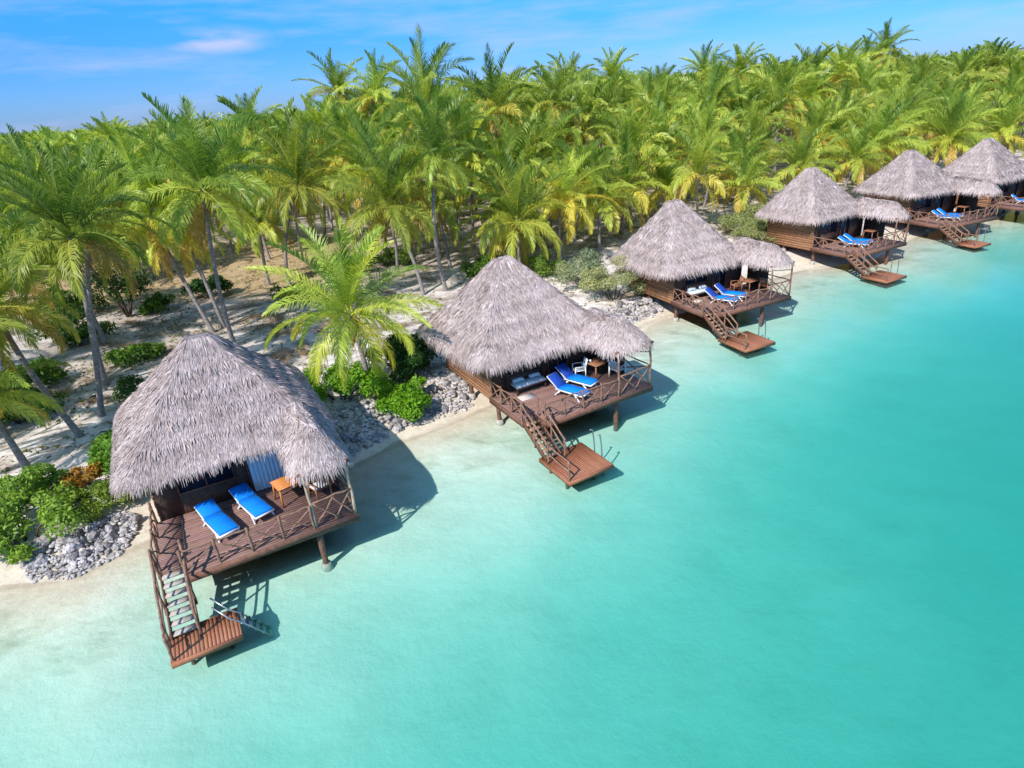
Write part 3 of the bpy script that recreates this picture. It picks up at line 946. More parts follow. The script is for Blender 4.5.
def make_lounger(loc, rz, angle, back_mat, label):
    root = empty('sun_lounger', loc, rz)
    tag(root, label, 'sun lounger', 'sun loungers on the hut decks')
    h = .30
    L1, Lb = 1.32, .72
    bx, bz = L1 + Lb * math.cos(R(angle)), h + Lb * math.sin(R(angle))
    mb = MB()
    for y in (-.31, .31):
        mb.beam((0, y, h - .02), (L1 + .1, y, h - .02), .05, .06)
        mb.beam((L1, y * .93, h), (bx, y * .93, bz), .045, .045)
    mb.beam((0, -.31, h - .02), (0, .31, h - .02), .06, .06)
    mb.beam((bx, -.31, bz), (bx, .31, bz), .05, .05)
    for x in np.linspace(.12, L1 - .05, 9):
        mb.beam((x, -.30, h), (x, .30, h), .07, .02)
    mb.beam((L1 + .45 * math.cos(R(angle)), -.25, h + .45 * math.sin(R(angle)) - .03), (L1 + .05, -.25, h - .10), .03, .03)
    mb.beam((L1 + .45 * math.cos(R(angle)), .25, h + .45 * math.sin(R(angle)) - .03), (L1 + .05, .25, h - .10), .03, .03)
    mb.build('frame', 'white', root)
    for x, s in ((.22, 1), (L1 + .05, -1)):
        for y in (-.30, .30):
            mb = MB()
            mb.beam((x + .20 * s, y, h - .04), (x - .10 * s, y * 1.08, 0), .06, .045, (0, 1, 0))
            mb.beam((x - .10 * s, y * 1.08, .02), (x - .02 * s, y * 1.08, .02), .05, .04)
            mb.build('leg', 'white', root)
    mb = MB()
    slab(mb, [(.0, h + .015), (.03, h + .02), (.45, h + .022), (.9, h + .022), (L1 - .02, h + .022)], -.29, .29, .075)
    mb.build('cushion', 'blue', root, False)
    mb = MB()
    ca, sa = math.cos(R(angle)), math.sin(R(angle))
    slab(mb, [(L1 + a * ca - .01 * sa, h + .022 + a * sa) for a in (.0, .03, .3, .55, Lb - .02, Lb)], -.29, .29, .075)
    mb.build('back_cushion', back_mat, root, False)
    return root

def put(d, u, v, ang):
    return hut_world(d, u, v, d['zd'] + .002), d['t'] + R(ang)
LOUNGE = [
 (0, 1.34, 1.02, 106, 13, 'blue', 'bright blue flat lounger on the nearest deck, nearer the stairs'),
 (0, 2.46, 1.38, 106, 13, 'blue', 'bright blue flat lounger on the nearest deck, nearer the orange table'),
 (1, 2.42, .60, 108, 38, 'shaded_blue', 'blue lounger with raised shade-coloured back on the second deck, nearer the front railing'),
 (1, 3.34, 1.25, 110, 38, 'shaded_blue', 'blue lounger with raised shade-coloured back on the second deck, beside the white chair'),
 (2, 1.75, .62, 118, 38, 'shaded_blue', 'blue and white lounger on the middle hut deck, nearer its stairs'),
 (2, 2.80, .95, 118, 38, 'shaded_blue', 'blue and white lounger on the middle hut deck, nearer its table'),
 (3, 1.85, .80, 115, 30, 'blue', 'small blue and white lounger on the fourth deck, nearer its stairs'),
 (3, 2.80, 1.05, 115, 30, 'blue', 'small blue and white lounger on the fourth deck, nearer its porch'),
 (4, 1.75, .80, 115, 34, 'blue', 'tiny blue and white lounger on the fifth deck, nearer its stairs'),
 (4, 2.70, 1.05, 115, 34, 'blue', 'tiny blue and white lounger on the fifth deck, nearer its porch'),
 (5, 1.6, .85, 115, 38, 'blue', 'tiny white lounger on the farthest deck at the picture edge'),
]
for hi, u, v, ang, an, bm_, lab in LOUNGE:
    loc, rz = put(HUTS[hi], u, v, ang)
    make_lounger(loc, rz, an, bm_, lab)

def make_table(loc, rz, mat, w, label):
    root = empty('deck_table', loc, rz)
    tag(root, label, 'table', 'tables on the hut decks')
    mb = MB()
    boards(mb, -w / 2, w / 2, -w / 2 * .8, w / 2 * .8, .69, .72, 'u', .11, .014)
    mb.box((-w / 2 + .06, -.3 * w, .63), (w / 2 - .06, .3 * w, .688))
    mb.build('table_top', mat, root)
    for sx in (-1, 1):
        for sy in (-1, 1):
            mb = MB(); mb.beam((sx * (w / 2 - .07), sy * (w * .4 - .07), .685), (sx * (w / 2 - .03), sy * (w * .4 - .03), 0), .055, .055, (0, 1, 0)); mb.build('leg', mat, root)
    return root
def make_chair(loc, rz, mat, cush, label):
    root = empty('deck_chair', loc, rz)
    tag(root, label, 'chair', 'chairs on the hut decks')
    mb = MB(); boards(mb, -.26, .26, -.25, .25, .40, .43, 'v', .09, .015); mb.build('seat', mat, root)
    mb = MB()
    for x in np.linspace(-.2, .2, 5):
        mb.beam((x, .25, .44), (x, .36, .90), .06, .02, (1, 0, 0))
    mb.beam((-.27, .365, .90), (.27, .365, .90), .05, .06)
    mb.build('backrest', mat, root)
    for sx in (-1, 1):
        mb = MB(); mb.beam((sx * .27, -.24, .62), (sx * .27, .31, .62), .05, .03); mb.build('armrest', mat, root)
        for y in (-.22, .24):
            mb = MB(); mb.beam((sx * .27, y, .61), (sx * .27, y * 1.1, 0), .045, .045, (0, 1, 0)); mb.build('leg', mat, root)
    if cush:
        mb = MB(); slab(mb, [(-.24, .432), (-.2, .432), (0, .436), (.2, .432), (.24, .432)], -.23, .23, .06); mb.build('cushion', cush, root)
    return root
TABLES = [
 (0, 3.45, 2.25, 12, 'orange_wood', .95, 'small bright orange wooden table on the nearest deck under the porch roof'),
 (1, 4.35, 2.35, 8, 'brown_wood', 1.0, 'brown wooden table on the second deck with two white cups on it'),
 (2, 4.2, 2.2, 8, 'brown_wood', 1.0, 'brown wooden table on the middle hut deck, behind its loungers'),
 (3, 4.2, 2.2, 8, 'brown_wood', .95, 'small dark table on the fourth deck in porch shade'),
 (4, 4.2, 2.2, 8, 'brown_wood', .95, 'small dark table on the fifth deck in porch shade'),
]
for hi, u, v, ang, mt, w, lab in TABLES:
    loc, rz = put(HUTS[hi], u, v, ang)
    make_table(loc, rz, mt, w, lab)
CHAIRS = [
 (0, 4.35, 1.75, 200, 'brown_wood', 'linen', 'dark wooden chair with pale blue cushion on the nearest deck, behind the porch post'),
 (0, 4.30, 2.75, 160, 'brown_wood', None, 'bare dark wooden chair in porch shade on the nearest deck'),
 (1, 3.55, 2.72, 250, 'white', None, 'white chair between the lounger and the brown table on the second deck'),
 (1, 4.95, 1.65, 100, 'white', None, 'white chair right of the brown table, behind the railing of the second deck'),
 (2, 4.85, 1.5, 100, 'brown_wood', None, 'brown chair beside the table on the middle hut deck'),
 (2, 3.5, 2.6, 250, 'brown_wood', None, 'brown chair near the wall on the middle hut deck'),
]
for hi, u, v, ang, mt, cu, lab in CHAIRS:
    loc, rz = put(HUTS[hi], u, v, ang)
    make_chair(loc, rz, mt, cu, lab)
for k, (u, v) in enumerate(((4.05, 2.5), (4.7, 2.3))):
    X = hut_world(HUTS[1], u, v, HUTS[1]['zd'] + .724)
    mb = MB()
    mb.tube([(0, 0, 0), (0, 0, .01), (0, 0, .10), (0, 0, .102)], [.04, .045, .055, .05], 12)
    mb.tube([(.05, 0, .03), (.085, 0, .045), (.085, 0, .07), (.05, 0, .085)], .009, 6)
    o = mb.build('cup', 'white', None, True)
    o.location = X
    tag(o, ('white cup on the brown table, at the end nearer the white chair by the lounger', 'white cup on the brown table, at the end away from the loungers')[k], 'cup', 'cups on the table')
for hi, lab in ((1, 'pale mat lying on the second deck at the top of its stairs'), (2, 'pale mat lying on the middle hut deck at the top of its stairs')):
    d = HUTS[hi]
    mb = MB()
    mb.add([(-.38, -.24, 0), (.38, -.24, 0), (.38, .24, 0), (-.38, .24, 0), (-.38, -.24, .02), (.38, -.24, .02), (.38, .24, .022), (-.38, .24, .025)], MB.BF)
    for y in np.linspace(-.2, .2, 7):
        mb.beam((-.37, y, .024), (.37, y, .024), .035, .012)
    o = mb.build('door_mat', 'mat')
    o.location, rz = put(d, .55, 2.45, 0)
    o.location.z += .003
    o.rotation_euler = (0, 0, rz)
    tag(o, lab, 'mat', 'mats on the decks')
DAYBED = [(1, 1.05, 3.1, 'daybed with white cushions under the eave of the second hut'),
          (2, 1.0, 3.1, 'daybed with white cushions under the eave of the middle hut')]
for hi, u, v, lab in DAYBED:
    loc, rz = put(HUTS[hi], u, v, 0)
    root = empty('daybed', loc, rz)
    tag(root, lab, 'daybed', 'daybeds under the eaves')
    mb = MB()
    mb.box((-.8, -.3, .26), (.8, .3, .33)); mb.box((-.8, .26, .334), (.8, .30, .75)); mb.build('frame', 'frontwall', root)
    for x in (-.74, .74):
        for y in (-.25, .25):
            mb = MB(); mb.box((x - .03, y - .03, 0), (x + .03, y + .03, .258)); mb.build('leg', 'frontwall', root)
    mb = MB(); slab(mb, [(-.78, .334), (-.74, .334), (0, .34), (.74, .334), (.78, .334)], -.29, .25, .12); mb.build('cushion', 'linen', root)
    for x in (-.45, .4):
        mb = MB(); slab(mb, [(x - .25, .47), (x - .2, .49), (x, .50), (x + .2, .49), (x + .25, .47)], .02, .24, .14); mb.build('pillow', 'linen', root)

# ------------------------------------------------------------------ coconut palms
PAL = np.array([(0.165, 0.265, 0.045), (0.35, 0.435, 0.066), (0.49, 0.53, 0.088), (0.60, 0.50, 0.085), (0.46, 0.30, 0.10)])
def crown_arrays(seed, nf, Lf0, per, lw, llen, yellow=0.0, old=0.12):
    g = np.random.default_rng(seed)
    Vs, Fs, Cs, n = [], [], [], 0
    for i in range(nf):
        t = (i + .5) / nf
        azm = i * 2.39996 + g.normal(0, .18)
        e0 = R(84 - 116 * t ** 1.22 + g.normal(0, 7))
        bend = R(28 + 62 * min(t * 1.6, 1) * (0.8 if t > .75 else 1) + g.normal(0, 9))
        L = Lf0 * (0.78 + 0.30 * math.sin(math.pi * min(t + .18, .95))) * g.uniform(.9, 1.1)
        K = 14
        s = np.linspace(0, 1, K + 1)
        el = e0 - bend * s ** 1.5
        az_ = azm + g.normal(0, .12) * s + .10 * s
        T = np.stack([np.cos(el) * np.cos(az_), np.cos(el) * np.sin(az_), np.sin(el)], 1)
        P = np.concatenate([[np.zeros(3)], np.cumsum((T[:-1] + T[1:]) / 2 * (L / K), 0)])
        ty = np.clip(t * 2.3 + yellow + g.normal(0, .45), 0, 2.9)
        if t > .86 and g.uniform() < old * 4:
            ty = g.uniform(3.2, 4.0)
        k0 = int(ty); base = PAL[k0] + (PAL[min(k0 + 1, 4)] - PAL[k0]) * (ty - k0)
        rc = base * np.array([1.5, 1.3, 1.1]) + .03
        sd_v = np.stack([-np.sin(az_), np.cos(az_), np.zeros_like(az_)], 1)
        tw = g.normal(0, .5)
        nv = np.cross(sd_v, T) * -1
        nv = np.where((nv[:, 2:3] < 0) & (np.abs(T[:, 2:3]) < .9), nv, nv)
        nv = np.cross(T, sd_v)
        ct, st_ = math.cos(tw), math.sin(tw)
        sd_v, nv = sd_v * ct + nv * st_, nv * ct - sd_v * st_
        # rachis
        th = np.array([0, 2.094, 4.189])
        rad = np.interp(s, [0, .15, 1], [.06, .035, .006]) * Lf0 / 4.6
        ring = P[:, None] + rad[:, None, None] * (sd_v[:, None] * np.cos(th)[None, :, None] + nv[:, None] * np.sin(th)[None, :, None])
        Vs.append(ring.reshape(-1, 3)); Cs.append(np.tile(rc, ((K + 1) * 3, 1)))
        b = np.arange(K)[:, None] * 3
        for j in range(3):
            j2 = (j + 1) % 3
            Fs.append(n + np.concatenate([b + j, b + j2, b + 3 + j2, b + 3 + j], 1))
        n += (K + 1) * 3
        # leaflets
        for side in (-1, 1):
            ss = np.linspace(.13, .995, per) + g.normal(0, .25 / per, per)
            ss = ss.clip(.1, 1)
            ip = lambda A: np.stack([np.interp(ss, s, A[:, c]) for c in range(3)], 1)
            p, tt, sv, n_ = ip(P), ip(T), ip(sd_v), ip(nv)
            ln = llen * np.sin(np.pi * (.10 + .84 * ss) ** .9) ** .75 * g.uniform(.85, 1.15, per)
            a = R(22) + R(48) * ss + g.normal(0, .10, per)
            lift = np.interp(t, [0, .3, 1], [.75, .35, .1]) + g.normal(0, .14, per)
            D = side * sv * np.cos(a)[:, None] + tt * np.sin(a)[:, None] + n_ * lift[:, None]
            D /= np.linalg.norm(D, axis=1)[:, None]
            dr = np.interp(t, [0, .25, .6, 1], [.12, .5, 1.0, 1.3]) * g.uniform(.7, 1.3, per)
            D2 = D + np.array([0, 0, -1.0]) * dr[:, None]
            D2 /= np.linalg.norm(D2, axis=1)[:, None]
            wv = tt - D * np.sum(tt * D, 1)[:, None]
            wv /= np.maximum(np.linalg.norm(wv, axis=1), 1e-5)[:, None]
            w = lw * g.uniform(.8, 1.2, per)[:, None]
            m_ = p + D * (ln * .48)[:, None]
            e_ = m_ + D2 * (ln * .52)[:, None]
            LV = np.stack([p - wv * w * .35, p + wv * w * .35, m_ + wv * w * .5, m_ - wv * w * .5, e_ + wv * w * .08, e_ - wv * w * .08], 1)
            col = base * g.normal(1, .13, (per, 1)).clip(.6, 1.5)
            Vs.append(LV.reshape(-1, 3)); Cs.append(np.repeat(col, 6, 0))
            b = n + np.arange(per)[:, None] * 6
            Fs.append(b + np.array([0, 1, 2, 3])); Fs.append(b + np.array([3, 2, 4, 5]))
            n += per * 6
    return np.concatenate(Vs), np.concatenate(Fs), np.concatenate(Cs)

CROWN_HI = [mesh_from('palm_crown', *crown_arrays(300 + k, 27 + k % 3, 4.6 + .2 * (k % 3), 74, .048, .95, yellow=(-.5, .1, .3, -.3, .2, -.1, 1.3)[k]), 'palm') for k in range(7)]
CROWN_MID = [mesh_from('palm_crown', *crown_arrays(400 + k, 26, 4.6, 44, .078, .95, yellow=(0, .3, .45, .15, .6, .35)[k]), 'palm') for k in range(6)]

def trunk_mesh(bx, tx, r0, seed, hi=True):
    g = np.random.default_rng(seed)
    k = 22 if hi else 10
    s = np.linspace(0, 1, k)
    v = np.array(tx, float) - np.array(bx, float)
    hgt = v[2]
    cur = g.normal(0, .045 * hgt, 2)
    x = v[0] * s ** 1.15 + cur[0] * np.sin(np.pi * s); y = v[1] * s ** 1.15 + cur[1] * np.sin(np.pi * s)
    z = -.35 + (hgt + .45) * s
    rad = r0 * (0.62 + .55 * np.exp(-s * hgt / .5) + .12 * (1 - s)) * (1 + (.05 * (np.arange(k) % 2) if hi else 0))
    mb = MB()
    mb.tube(np.stack([x, y, z], 1), rad, 9 if hi else 6)
    return mb.mesh('palm_trunk', 'trunk', True)

def frond_stub_mesh(seed):
    """the ruff of old leaf bases and hanging dry fronds under a crown"""
    g = np.random.default_rng(seed)
    V_, F_, C_ = crown_arrays(seed, 5, 2.6, 24, .05, .55, yellow=0, old=1)
    C_[:] = np.array([0.33, 0.20, 0.09]) * g.normal(1, .12, (len(C_), 1)).clip(.6, 1.4)
    V_ = V_.copy()
    rr_ = np.hypot(V_[:, 0], V_[:, 1])
    V_[:, 2] = -0.25 - np.abs(V_[:, 2]) * .25 - rr_ * .95
    V_[:, :2] *= .38
    return mesh_from('dry_fronds', V_, F_, C_, 'dry')
STUB = [frond_stub_mesh(500 + k) for k in range(3)]
def coconut_mesh(seed):
    g = np.random.default_rng(seed)
    mb = MB()
    for k in range(9):
        a = g.uniform(0, 6.28); r = g.uniform(.12, .38)
        c = np.array([math.cos(a) * r, math.sin(a) * r, -.28 - g.uniform(0, .3)])
        ph = np.linspace(0, np.pi, 7)
        mb.tube(np.stack([c[0] + 0 * ph, c[1] + 0 * ph, c[2] - .16 * np.cos(ph)], 1), np.maximum(.115 * np.sin(ph), .004), 8)
    return mb.mesh('coconuts', 'coconut', True)
COCO = [coconut_mesh(600 + k) for k in range(2)]

def palm(base, top, mesh, scale, seed, label, group, hi=True, extras=True, rz=None, r0=.17):
    g = np.random.default_rng(seed)
    root = empty('palm_tree', base)
    tag(root, label, 'palm', group)
    link('trunk', trunk_mesh(base, top, r0, seed, hi), root)
    c = link('crown', mesh, root)
    rel = np.array(top) - np.array(base)
    c.location = rel
    c.rotation_euler = (g.normal(0, .07), g.normal(0, .07), g.uniform(0, 6.28) if rz is None else rz)
    c.scale = (scale, scale, scale * g.uniform(.92, 1.08))
    if extras:
        o = link('dry_fronds', STUB[seed % 3], root); o.location = rel; o.rotation_euler = (0, 0, g.uniform(0, 6.28)); o.scale = (scale,) * 3
        if seed % 2 == 0:
            o = link('coconut_cluster', COCO[seed % 4 // 2], root); o.location = rel; o.rotation_euler = (0, 0, g.uniform(0, 6.28))
    return root
    return root

GF = 'front row of palms behind the huts'
HAND = [
 # bx, by, tx, ty, tz, crown scale, label, variant
 (-16.9, 36.2, -16.2, 36.2, 9.9, 1.12, 'tall palm with a wide dark green crown directly behind the nearest hut', 0),
 (-19.8, 26.9, -18.1, 26.9, 9.3, .84, 'palm with orange coconuts and a straight grey trunk just left of the nearest hut roof', 3),
 (-21.6, 30.7, -19.6, 30.7, 9.2, .82, 'palm whose thicker trunk stands close behind the straight grey trunk left of the nearest roof', 1),
 (-19.5, 25.0, -21.0, 25.0, 7.1, .80, 'palm with a long thin trunk slanting down towards the nearest hut from the left', 1),
 (-20.2, 22.4, -20.7, 22.4, 4.1, .66, 'low palm with browning hanging fronds at the left edge, above the orange shrub', 4),
 (-20.6, 20.9, -21.6, 20.6, 7.0, .9, 'palm at the far left edge of which only a leaning trunk base shows', 2),
 (-7.0, 27.6, -7.25, 27.6, 4.75, .93, 'short palm with an orange stem top between the two nearest huts', 2),
 (-4.2, 43.8, -3.9, 43.8, 10.0, .98, 'palm with a tall straight dark trunk beside the second hut roof', 0),
 (-5.4, 54.1, -5.0, 54.1, 13.0, 1.0, 'tallest palm in view, its ragged crown rising high above the skyline', 5),
 (-5.8, 43.0, -7.5, 43.0, 7.2, 1.05, 'palm with a big drooping crown left of the tall straight dark trunk', 1),
 (-17.0, 48.5, -14.8, 48.5, 8.4, 1.0, 'palm with arching yellow green fronds at the right edge of the tan clearing', 2),
 (-18.8, 49.0, -18.4, 49.0, 6.0, .85, 'small dark palm with hanging old fronds in front of the tan clearing', 3),
 (-18.8, 38.1, -20.6, 38.1, 8.4, .95, 'palm on a pale trunk leaning left, just behind the nearest roof peak', 5),
 (-18.5, 39.0, -19.6, 39.2, 7.4, .85, 'palm on a darker trunk close beside the pale leaning one behind the nearest roof peak', 4),
 (1.4, 46.0, 1.3, 46.0, 5.0, .95, 'low bushy bright green palm right behind the second hut roof peak', 2),
 (4.8, 49.3, 5.0, 49.3, 5.6, .95, 'low palm with yellow lower fronds behind the bush of the second hut', 6),
 (13.2, 61.8, 13.0, 61.8, 8.0, 1.0, 'palm with a pale straight trunk left of the middle hut roof peak', 2),
 (22.0, 67.8, 21.9, 67.8, 7.1, 1.05, 'wide yellow green palm right above the middle hut roof', 2),
 (51.7, 82.0, 50.6, 82.0, 7.0, 1.1, 'broad star shaped palm behind the fourth and fifth hut roofs', 2),
 (37.3, 75.1, 36.7, 75.1, 6.6, 1.0, 'palm with drooping yellow fronds right above the fourth hut roof peak', 4),
 (78.0, 130.6, 75.4, 130.6, 15.6, 1.2, 'palm standing highest above the skyline on the right', 5),
 (56.0, 79.3, 55.1, 79.3, 6.6, .9, 'palm on a slim trunk between the fifth and the farthest roofs', 1),
 (33.6, 77.2, 32.9, 77.2, 8.9, 1.0, 'palm with a visible pale trunk left of the fourth hut roof', 2),
 (-34.2, 42.2, -31.7, 42.2, 7.4, .9, None, 1), (-36.2, 49.8, -34.3, 49.8, 7.6, .9, None, 3), (-35.4, 59.3, -33.7, 59.3, 8.2, .95, None, 2),
 (-29.4, 33.9, -27.2, 33.9, 6.9, .95, None, 0), (-37.4, 67.5, -34.7, 67.5, 9.0, 1.0, None, 2), (-28.2, 73.0, -25.9, 73.0, 11.6, 1.1, None, 0),
 (-20.5, 82.9, -18.1, 82.9, 15.0, 1.1, None, 5), (-14.6, 76.6, -12.8, 76.6, 14.4, 1.05, None, 1), (19.5, 108.2, 19.5, 108.2, 14.4, 1.1, None, 2),
 (10.8, 100, 11.3, 100, 13.8, 1.1, None, 2), (36.2, 112, 35.5, 112, 14.0, 1.1, None, 1), (5.4, 66.7, 5.2, 66.7, 8.2, 1.0, None, 2),
 (20.1, 78.7, 19.8, 78.7, 9.6, 1.0, None, 2), (40.9, 108.1, 39.8, 108.1, 14.0, 1.1, None, 2), (-18.6, 66.6, -17.1, 66.6, 10.8, 1.0, None, 2),
 (-1.3, 87.6, -1.7, 87.6, 10.6, 1.0, None, 2), (-2.9, 80.7, -4.3, 80.7, 7.0, 1.0, None, 1),
 (-25.5, 37.6, -26.5, 37.6, 7.6, .95, None, 2), (-11.5, 55, -11.2, 55, 8.4, 1.0, None, 2), (-8.6, 49.6, -9.4, 50, 8.6, .95, None, 1), (-13.8, 60, -13.4, 60, 9.4, 1.0, None, 5),
 (-2.5, 57, -2.2, 57, 8.3, 1.0, None, 2), (0.6, 53, .3, 53, 6.8, .9, None, 0), (-22, 59, -22.6, 59, 8.8, 1.0, None, 1), (-27, 63, -26.4, 63, 8.6, 1.0, None, 2), (-30.5, 54, -31, 54, 8.0, .95, None, 3), (-31, 29, -31.5, 29, 7.5, 1.0, None, 0), (-24.6, 24.6, -26.2, 24.8, 6.2, .95, None, 1),
]
SHARED = 'coconut palm among many like it in the dense grove, its crown merging with its neighbours'
GROVE = 'coconut palms of the dense grove'
placed = []
for k, (bx, by, tx, ty, tz, sc, lab, var) in enumerate(HAND):
    near = by < 60
    root_ = palm((bx, by, gz(bx, by)), (tx, ty, tz), CROWN_HI[var] if near else CROWN_MID[var], sc, 1000 + k, lab or SHARED, GF if lab else GROVE, True, by < 70)
    placed.append((bx, by))
    if lab and 'orange stem' in lab:
        mb = MB(); mb.tube([(-.22, 0, 2.75), (-.23, 0, 3.05), (-.25, 0, 3.35), (-.25, 0, 3.6)], [.20, .235, .22, .16], 10)
        mb.build('leaf_sheath', 'coconut', bpy.data.objects[root_.name], True)
placed = np.array(placed)

# the grove: one palm after another, spaced the way they were planted
g = np.random.default_rng(21)
cand = []
for d0, d1, sp_ in ((44, 92, 5.5), (92, 150, 6.8)):
    for yy in np.arange(40, 150, sp_):
        for xx in np.arange(-120, 150, sp_):
            x = xx + g.uniform(-.36, .36) * sp_; y = yy + g.uniform(-.36, .36) * sp_
            if d0 <= math.hypot(x, y) < d1 and not (x < -24 and g.uniform() < .22):
                cand.append((x, y))
cand = np.array(cand)
def wedge_ok(x, y):
    a = np.arctan2(x, y)
    return (a > R(-46)) & (a < R(43))
sdc = shore_sd(cand[:, 0], cand[:, 1])
x_, y_ = cand.T
dist_ = np.hypot(x_, y_)
open_ = (x_ < 0) & (y_ < np.interp(x_, [-60, -38, -24, -14, -9, 0], [44, 52, 64, 56, 50, 46]))
okc = wedge_ok(x_, y_) & (sdc > np.where(x_ > 50, 9.5, 11.5)) & ~open_
dmin = np.min(np.hypot(cand[:, None, 0] - placed[None, :, 0], cand[:, None, 1] - placed[None, :, 1]), 1)
okc &= dmin > 3.0
cand = cand[okc]; dist_ = dist_[okc]; sdc = sdc[okc]
order = np.argsort(dist_)
NEAR_N = 247
far_rest = cand[order[NEAR_N:]]
def crown_height(x, y, sd, dd, g):
    h = g.uniform(5.9, 9.8) + (1.8 if g.uniform() < .16 else 0) + np.interp(dd, [60, 100, 140], [0, .9, 1.3])
    if sd < 19: h = g.uniform(3.0, 4.9)
    elif sd < 28: h = min(h, g.uniform(4.6, 7.0))
    if x < -20: h -= np.interp(dd, [45, 60, 90], [1.2, 1.8, 2.8])
    return h
for k, j in enumerate(order[:NEAR_N]):
    x, y = cand[j]
    z0 = gz(x, y)
    h = crown_height(x, y, sdc[j], dist_[j], g)
    lean = g.normal(0, .8, 2)
    palm((x, y, z0), (x + lean[0], y + lean[1], z0 + h), CROWN_MID[g.integers(0, 6)], g.uniform(.84, 1.26), 2000 + k, SHARED, GROVE, False, False)
FAR_D = dist_[order[min(NEAR_N, len(order)) - 1]]
print('grove palms', len(order), 'placed', min(NEAR_N, len(order)), 'max dist', FAR_D)

# the wood beyond, no longer told apart tree from tree
lod = [crown_arrays(700 + k, 17, 4.4, 9, .32, .95, yellow=.6) for k in range(3)]
lod2 = [crown_arrays(750 + k, 24, 4.5, 22, .17, 1.0, yellow=.5) for k in range(3)]
Vs, Fs, Cs, n = [], [], [], 0
pts = [tuple(p) for p in far_rest]
sp_ = 6.6
for yy in np.arange(60, 520, sp_):
    for xx in np.arange(-520, 560, sp_):
        x = xx + g.uniform(-2.6, 2.6); y = yy + g.uniform(-2.6, 2.6)
        dd_ = math.hypot(x, y)
        if dd_ < 150 or dd_ > 520 or not wedge_ok(x, y): continue
        if dd_ > 230 and g.uniform() < .55: continue
        pts.append((x, y))
pts = np.array(pts)
pts = pts[shore_sd(pts[:, 0], pts[:, 1]) > 12]
zz_ = ground_z(pts[:, 0], pts[:, 1])
for (x, y), z0 in zip(pts, zz_):
    v, f, c_ = (lod2 if math.hypot(x, y) < 215 else lod)[g.integers(0, 3)]
    a = g.uniform(0, 6.28); s = g.uniform(.9, 1.2)
    dd_ = math.hypot(x, y)
    h = g.uniform(7.4, 10.6) + (1.4 if g.uniform() < .08 else 0)
    h += g.normal(0, .9)
    if x < -30: h -= 2.2
    ca, sa = math.cos(a), math.sin(a)
    w = np.stack([v[:, 0] * ca - v[:, 1] * sa, v[:, 0] * sa + v[:, 1] * ca, v[:, 2]], 1) * s + (x, y, z0 + h)
    Vs.append(w); Fs.append(f + n); Cs.append(c_ * g.uniform(.6, 1.1)); n += len(v)
far = link('distant_palm_wood', mesh_from('distant_palm_wood', np.concatenate(Vs), np.concatenate(Fs), np.concatenate(Cs), 'palm'))
tag(far, 'distant palm wood closing the view beyond the grove up to the skyline', 'wood', None, 'stuff')
print('far palms', len(pts))

# ------------------------------------------------------------------ shrubs
def shrub(loc, size, col, n, leaf, seed, label, cat='shrub', group=None, name='shrub', blobs=17, mat='shrub', pal2=None):
    g = np.random.default_rng(seed)
    size = tuple(1.22 * q for q in size); n = int(n * 1.4)
    root = empty(name, loc)
    tag(root, label, cat, group)
    bl = []
    for k in range(blobs):
        a = g.uniform(0, 6.28); r = math.sqrt(g.uniform(0, 1)) * .86
        bl.append((math.cos(a) * r * size[0], math.sin(a) * r * size[1], size[2] * g.uniform(.25, .85) * (1 - .45 * r), g.uniform(.17, .42)))
    bl = np.array(bl)
    pick = g.integers(0, blobs, n)
    d = g.normal(0, 1, (n, 3)); d /= np.linalg.norm(d, axis=1)[:, None]
    d[:, 2] = np.abs(d[:, 2]) * np.where(g.uniform(0, 1, n) < .8, 1, -.6)
    rad = bl[pick, 3] * min(size[0], size[1]) * g.uniform(.45, 1.08, n) ** .6
    P = bl[pick, :3] + d * rad[:, None] * np.array([1, 1, .8])
    P[:, 2] = np.maximum(P[:, 2], .05)
    nrm = d + g.normal(0, .55, (n, 3)); nrm /= np.linalg.norm(nrm, axis=1)[:, None]
    a = np.cross(nrm, g.normal(0, 1, (n, 3))); a /= np.linalg.norm(a, axis=1)[:, None]
    b = np.cross(nrm, a)
    l = (leaf * g.uniform(.6, 1.3, n))[:, None]
    w = l * .42
    Vv = np.stack([P, P + a * l * .5 + b * w * .5 + nrm * l * .06, P + a * l, P + a * l * .5 - b * w * .5 + nrm * l * .06], 1).reshape(-1, 3)
    Fq = np.arange(n)[:, None] * 4 + np.arange(4)
    c0 = np.array(col); c1 = np.array(pal2 if pal2 is not None else np.array(col) * (1.6, 1.35, 1.1))
    mixv = (.5 + .5 * g.normal(0, .6, blobs).clip(-1, 1))[pick] * .6 + g.uniform(0, .4, n)
    C_ = (c0 + (c1 - c0) * mixv[:, None]) * g.normal(1, .14, (n, 1)).clip(.6, 1.4)
    link('foliage', mesh_from('shrub_foliage', Vv, Fq, np.repeat(C_, 4, 0), mat), root)
    mb = MB()
    for q in bl[:7]:
        p1 = q[:3] * .92
        mb.tube([(q[0] * .1, q[1] * .1, -.2), (p1[0] * .4, p1[1] * .4, p1[2] * .5), tuple(p1)], [.05, .035, .012], 6)
    mb.build('stem', 'bark', root, True)
    return root
def at_g(x, y):
    return (x, y, gz(x, y) - .03)
LIME = (0.12, 0.28, 0.015); GREY = (0.24, 0.29, 0.12); DARK = (0.03, 0.085, 0.018)
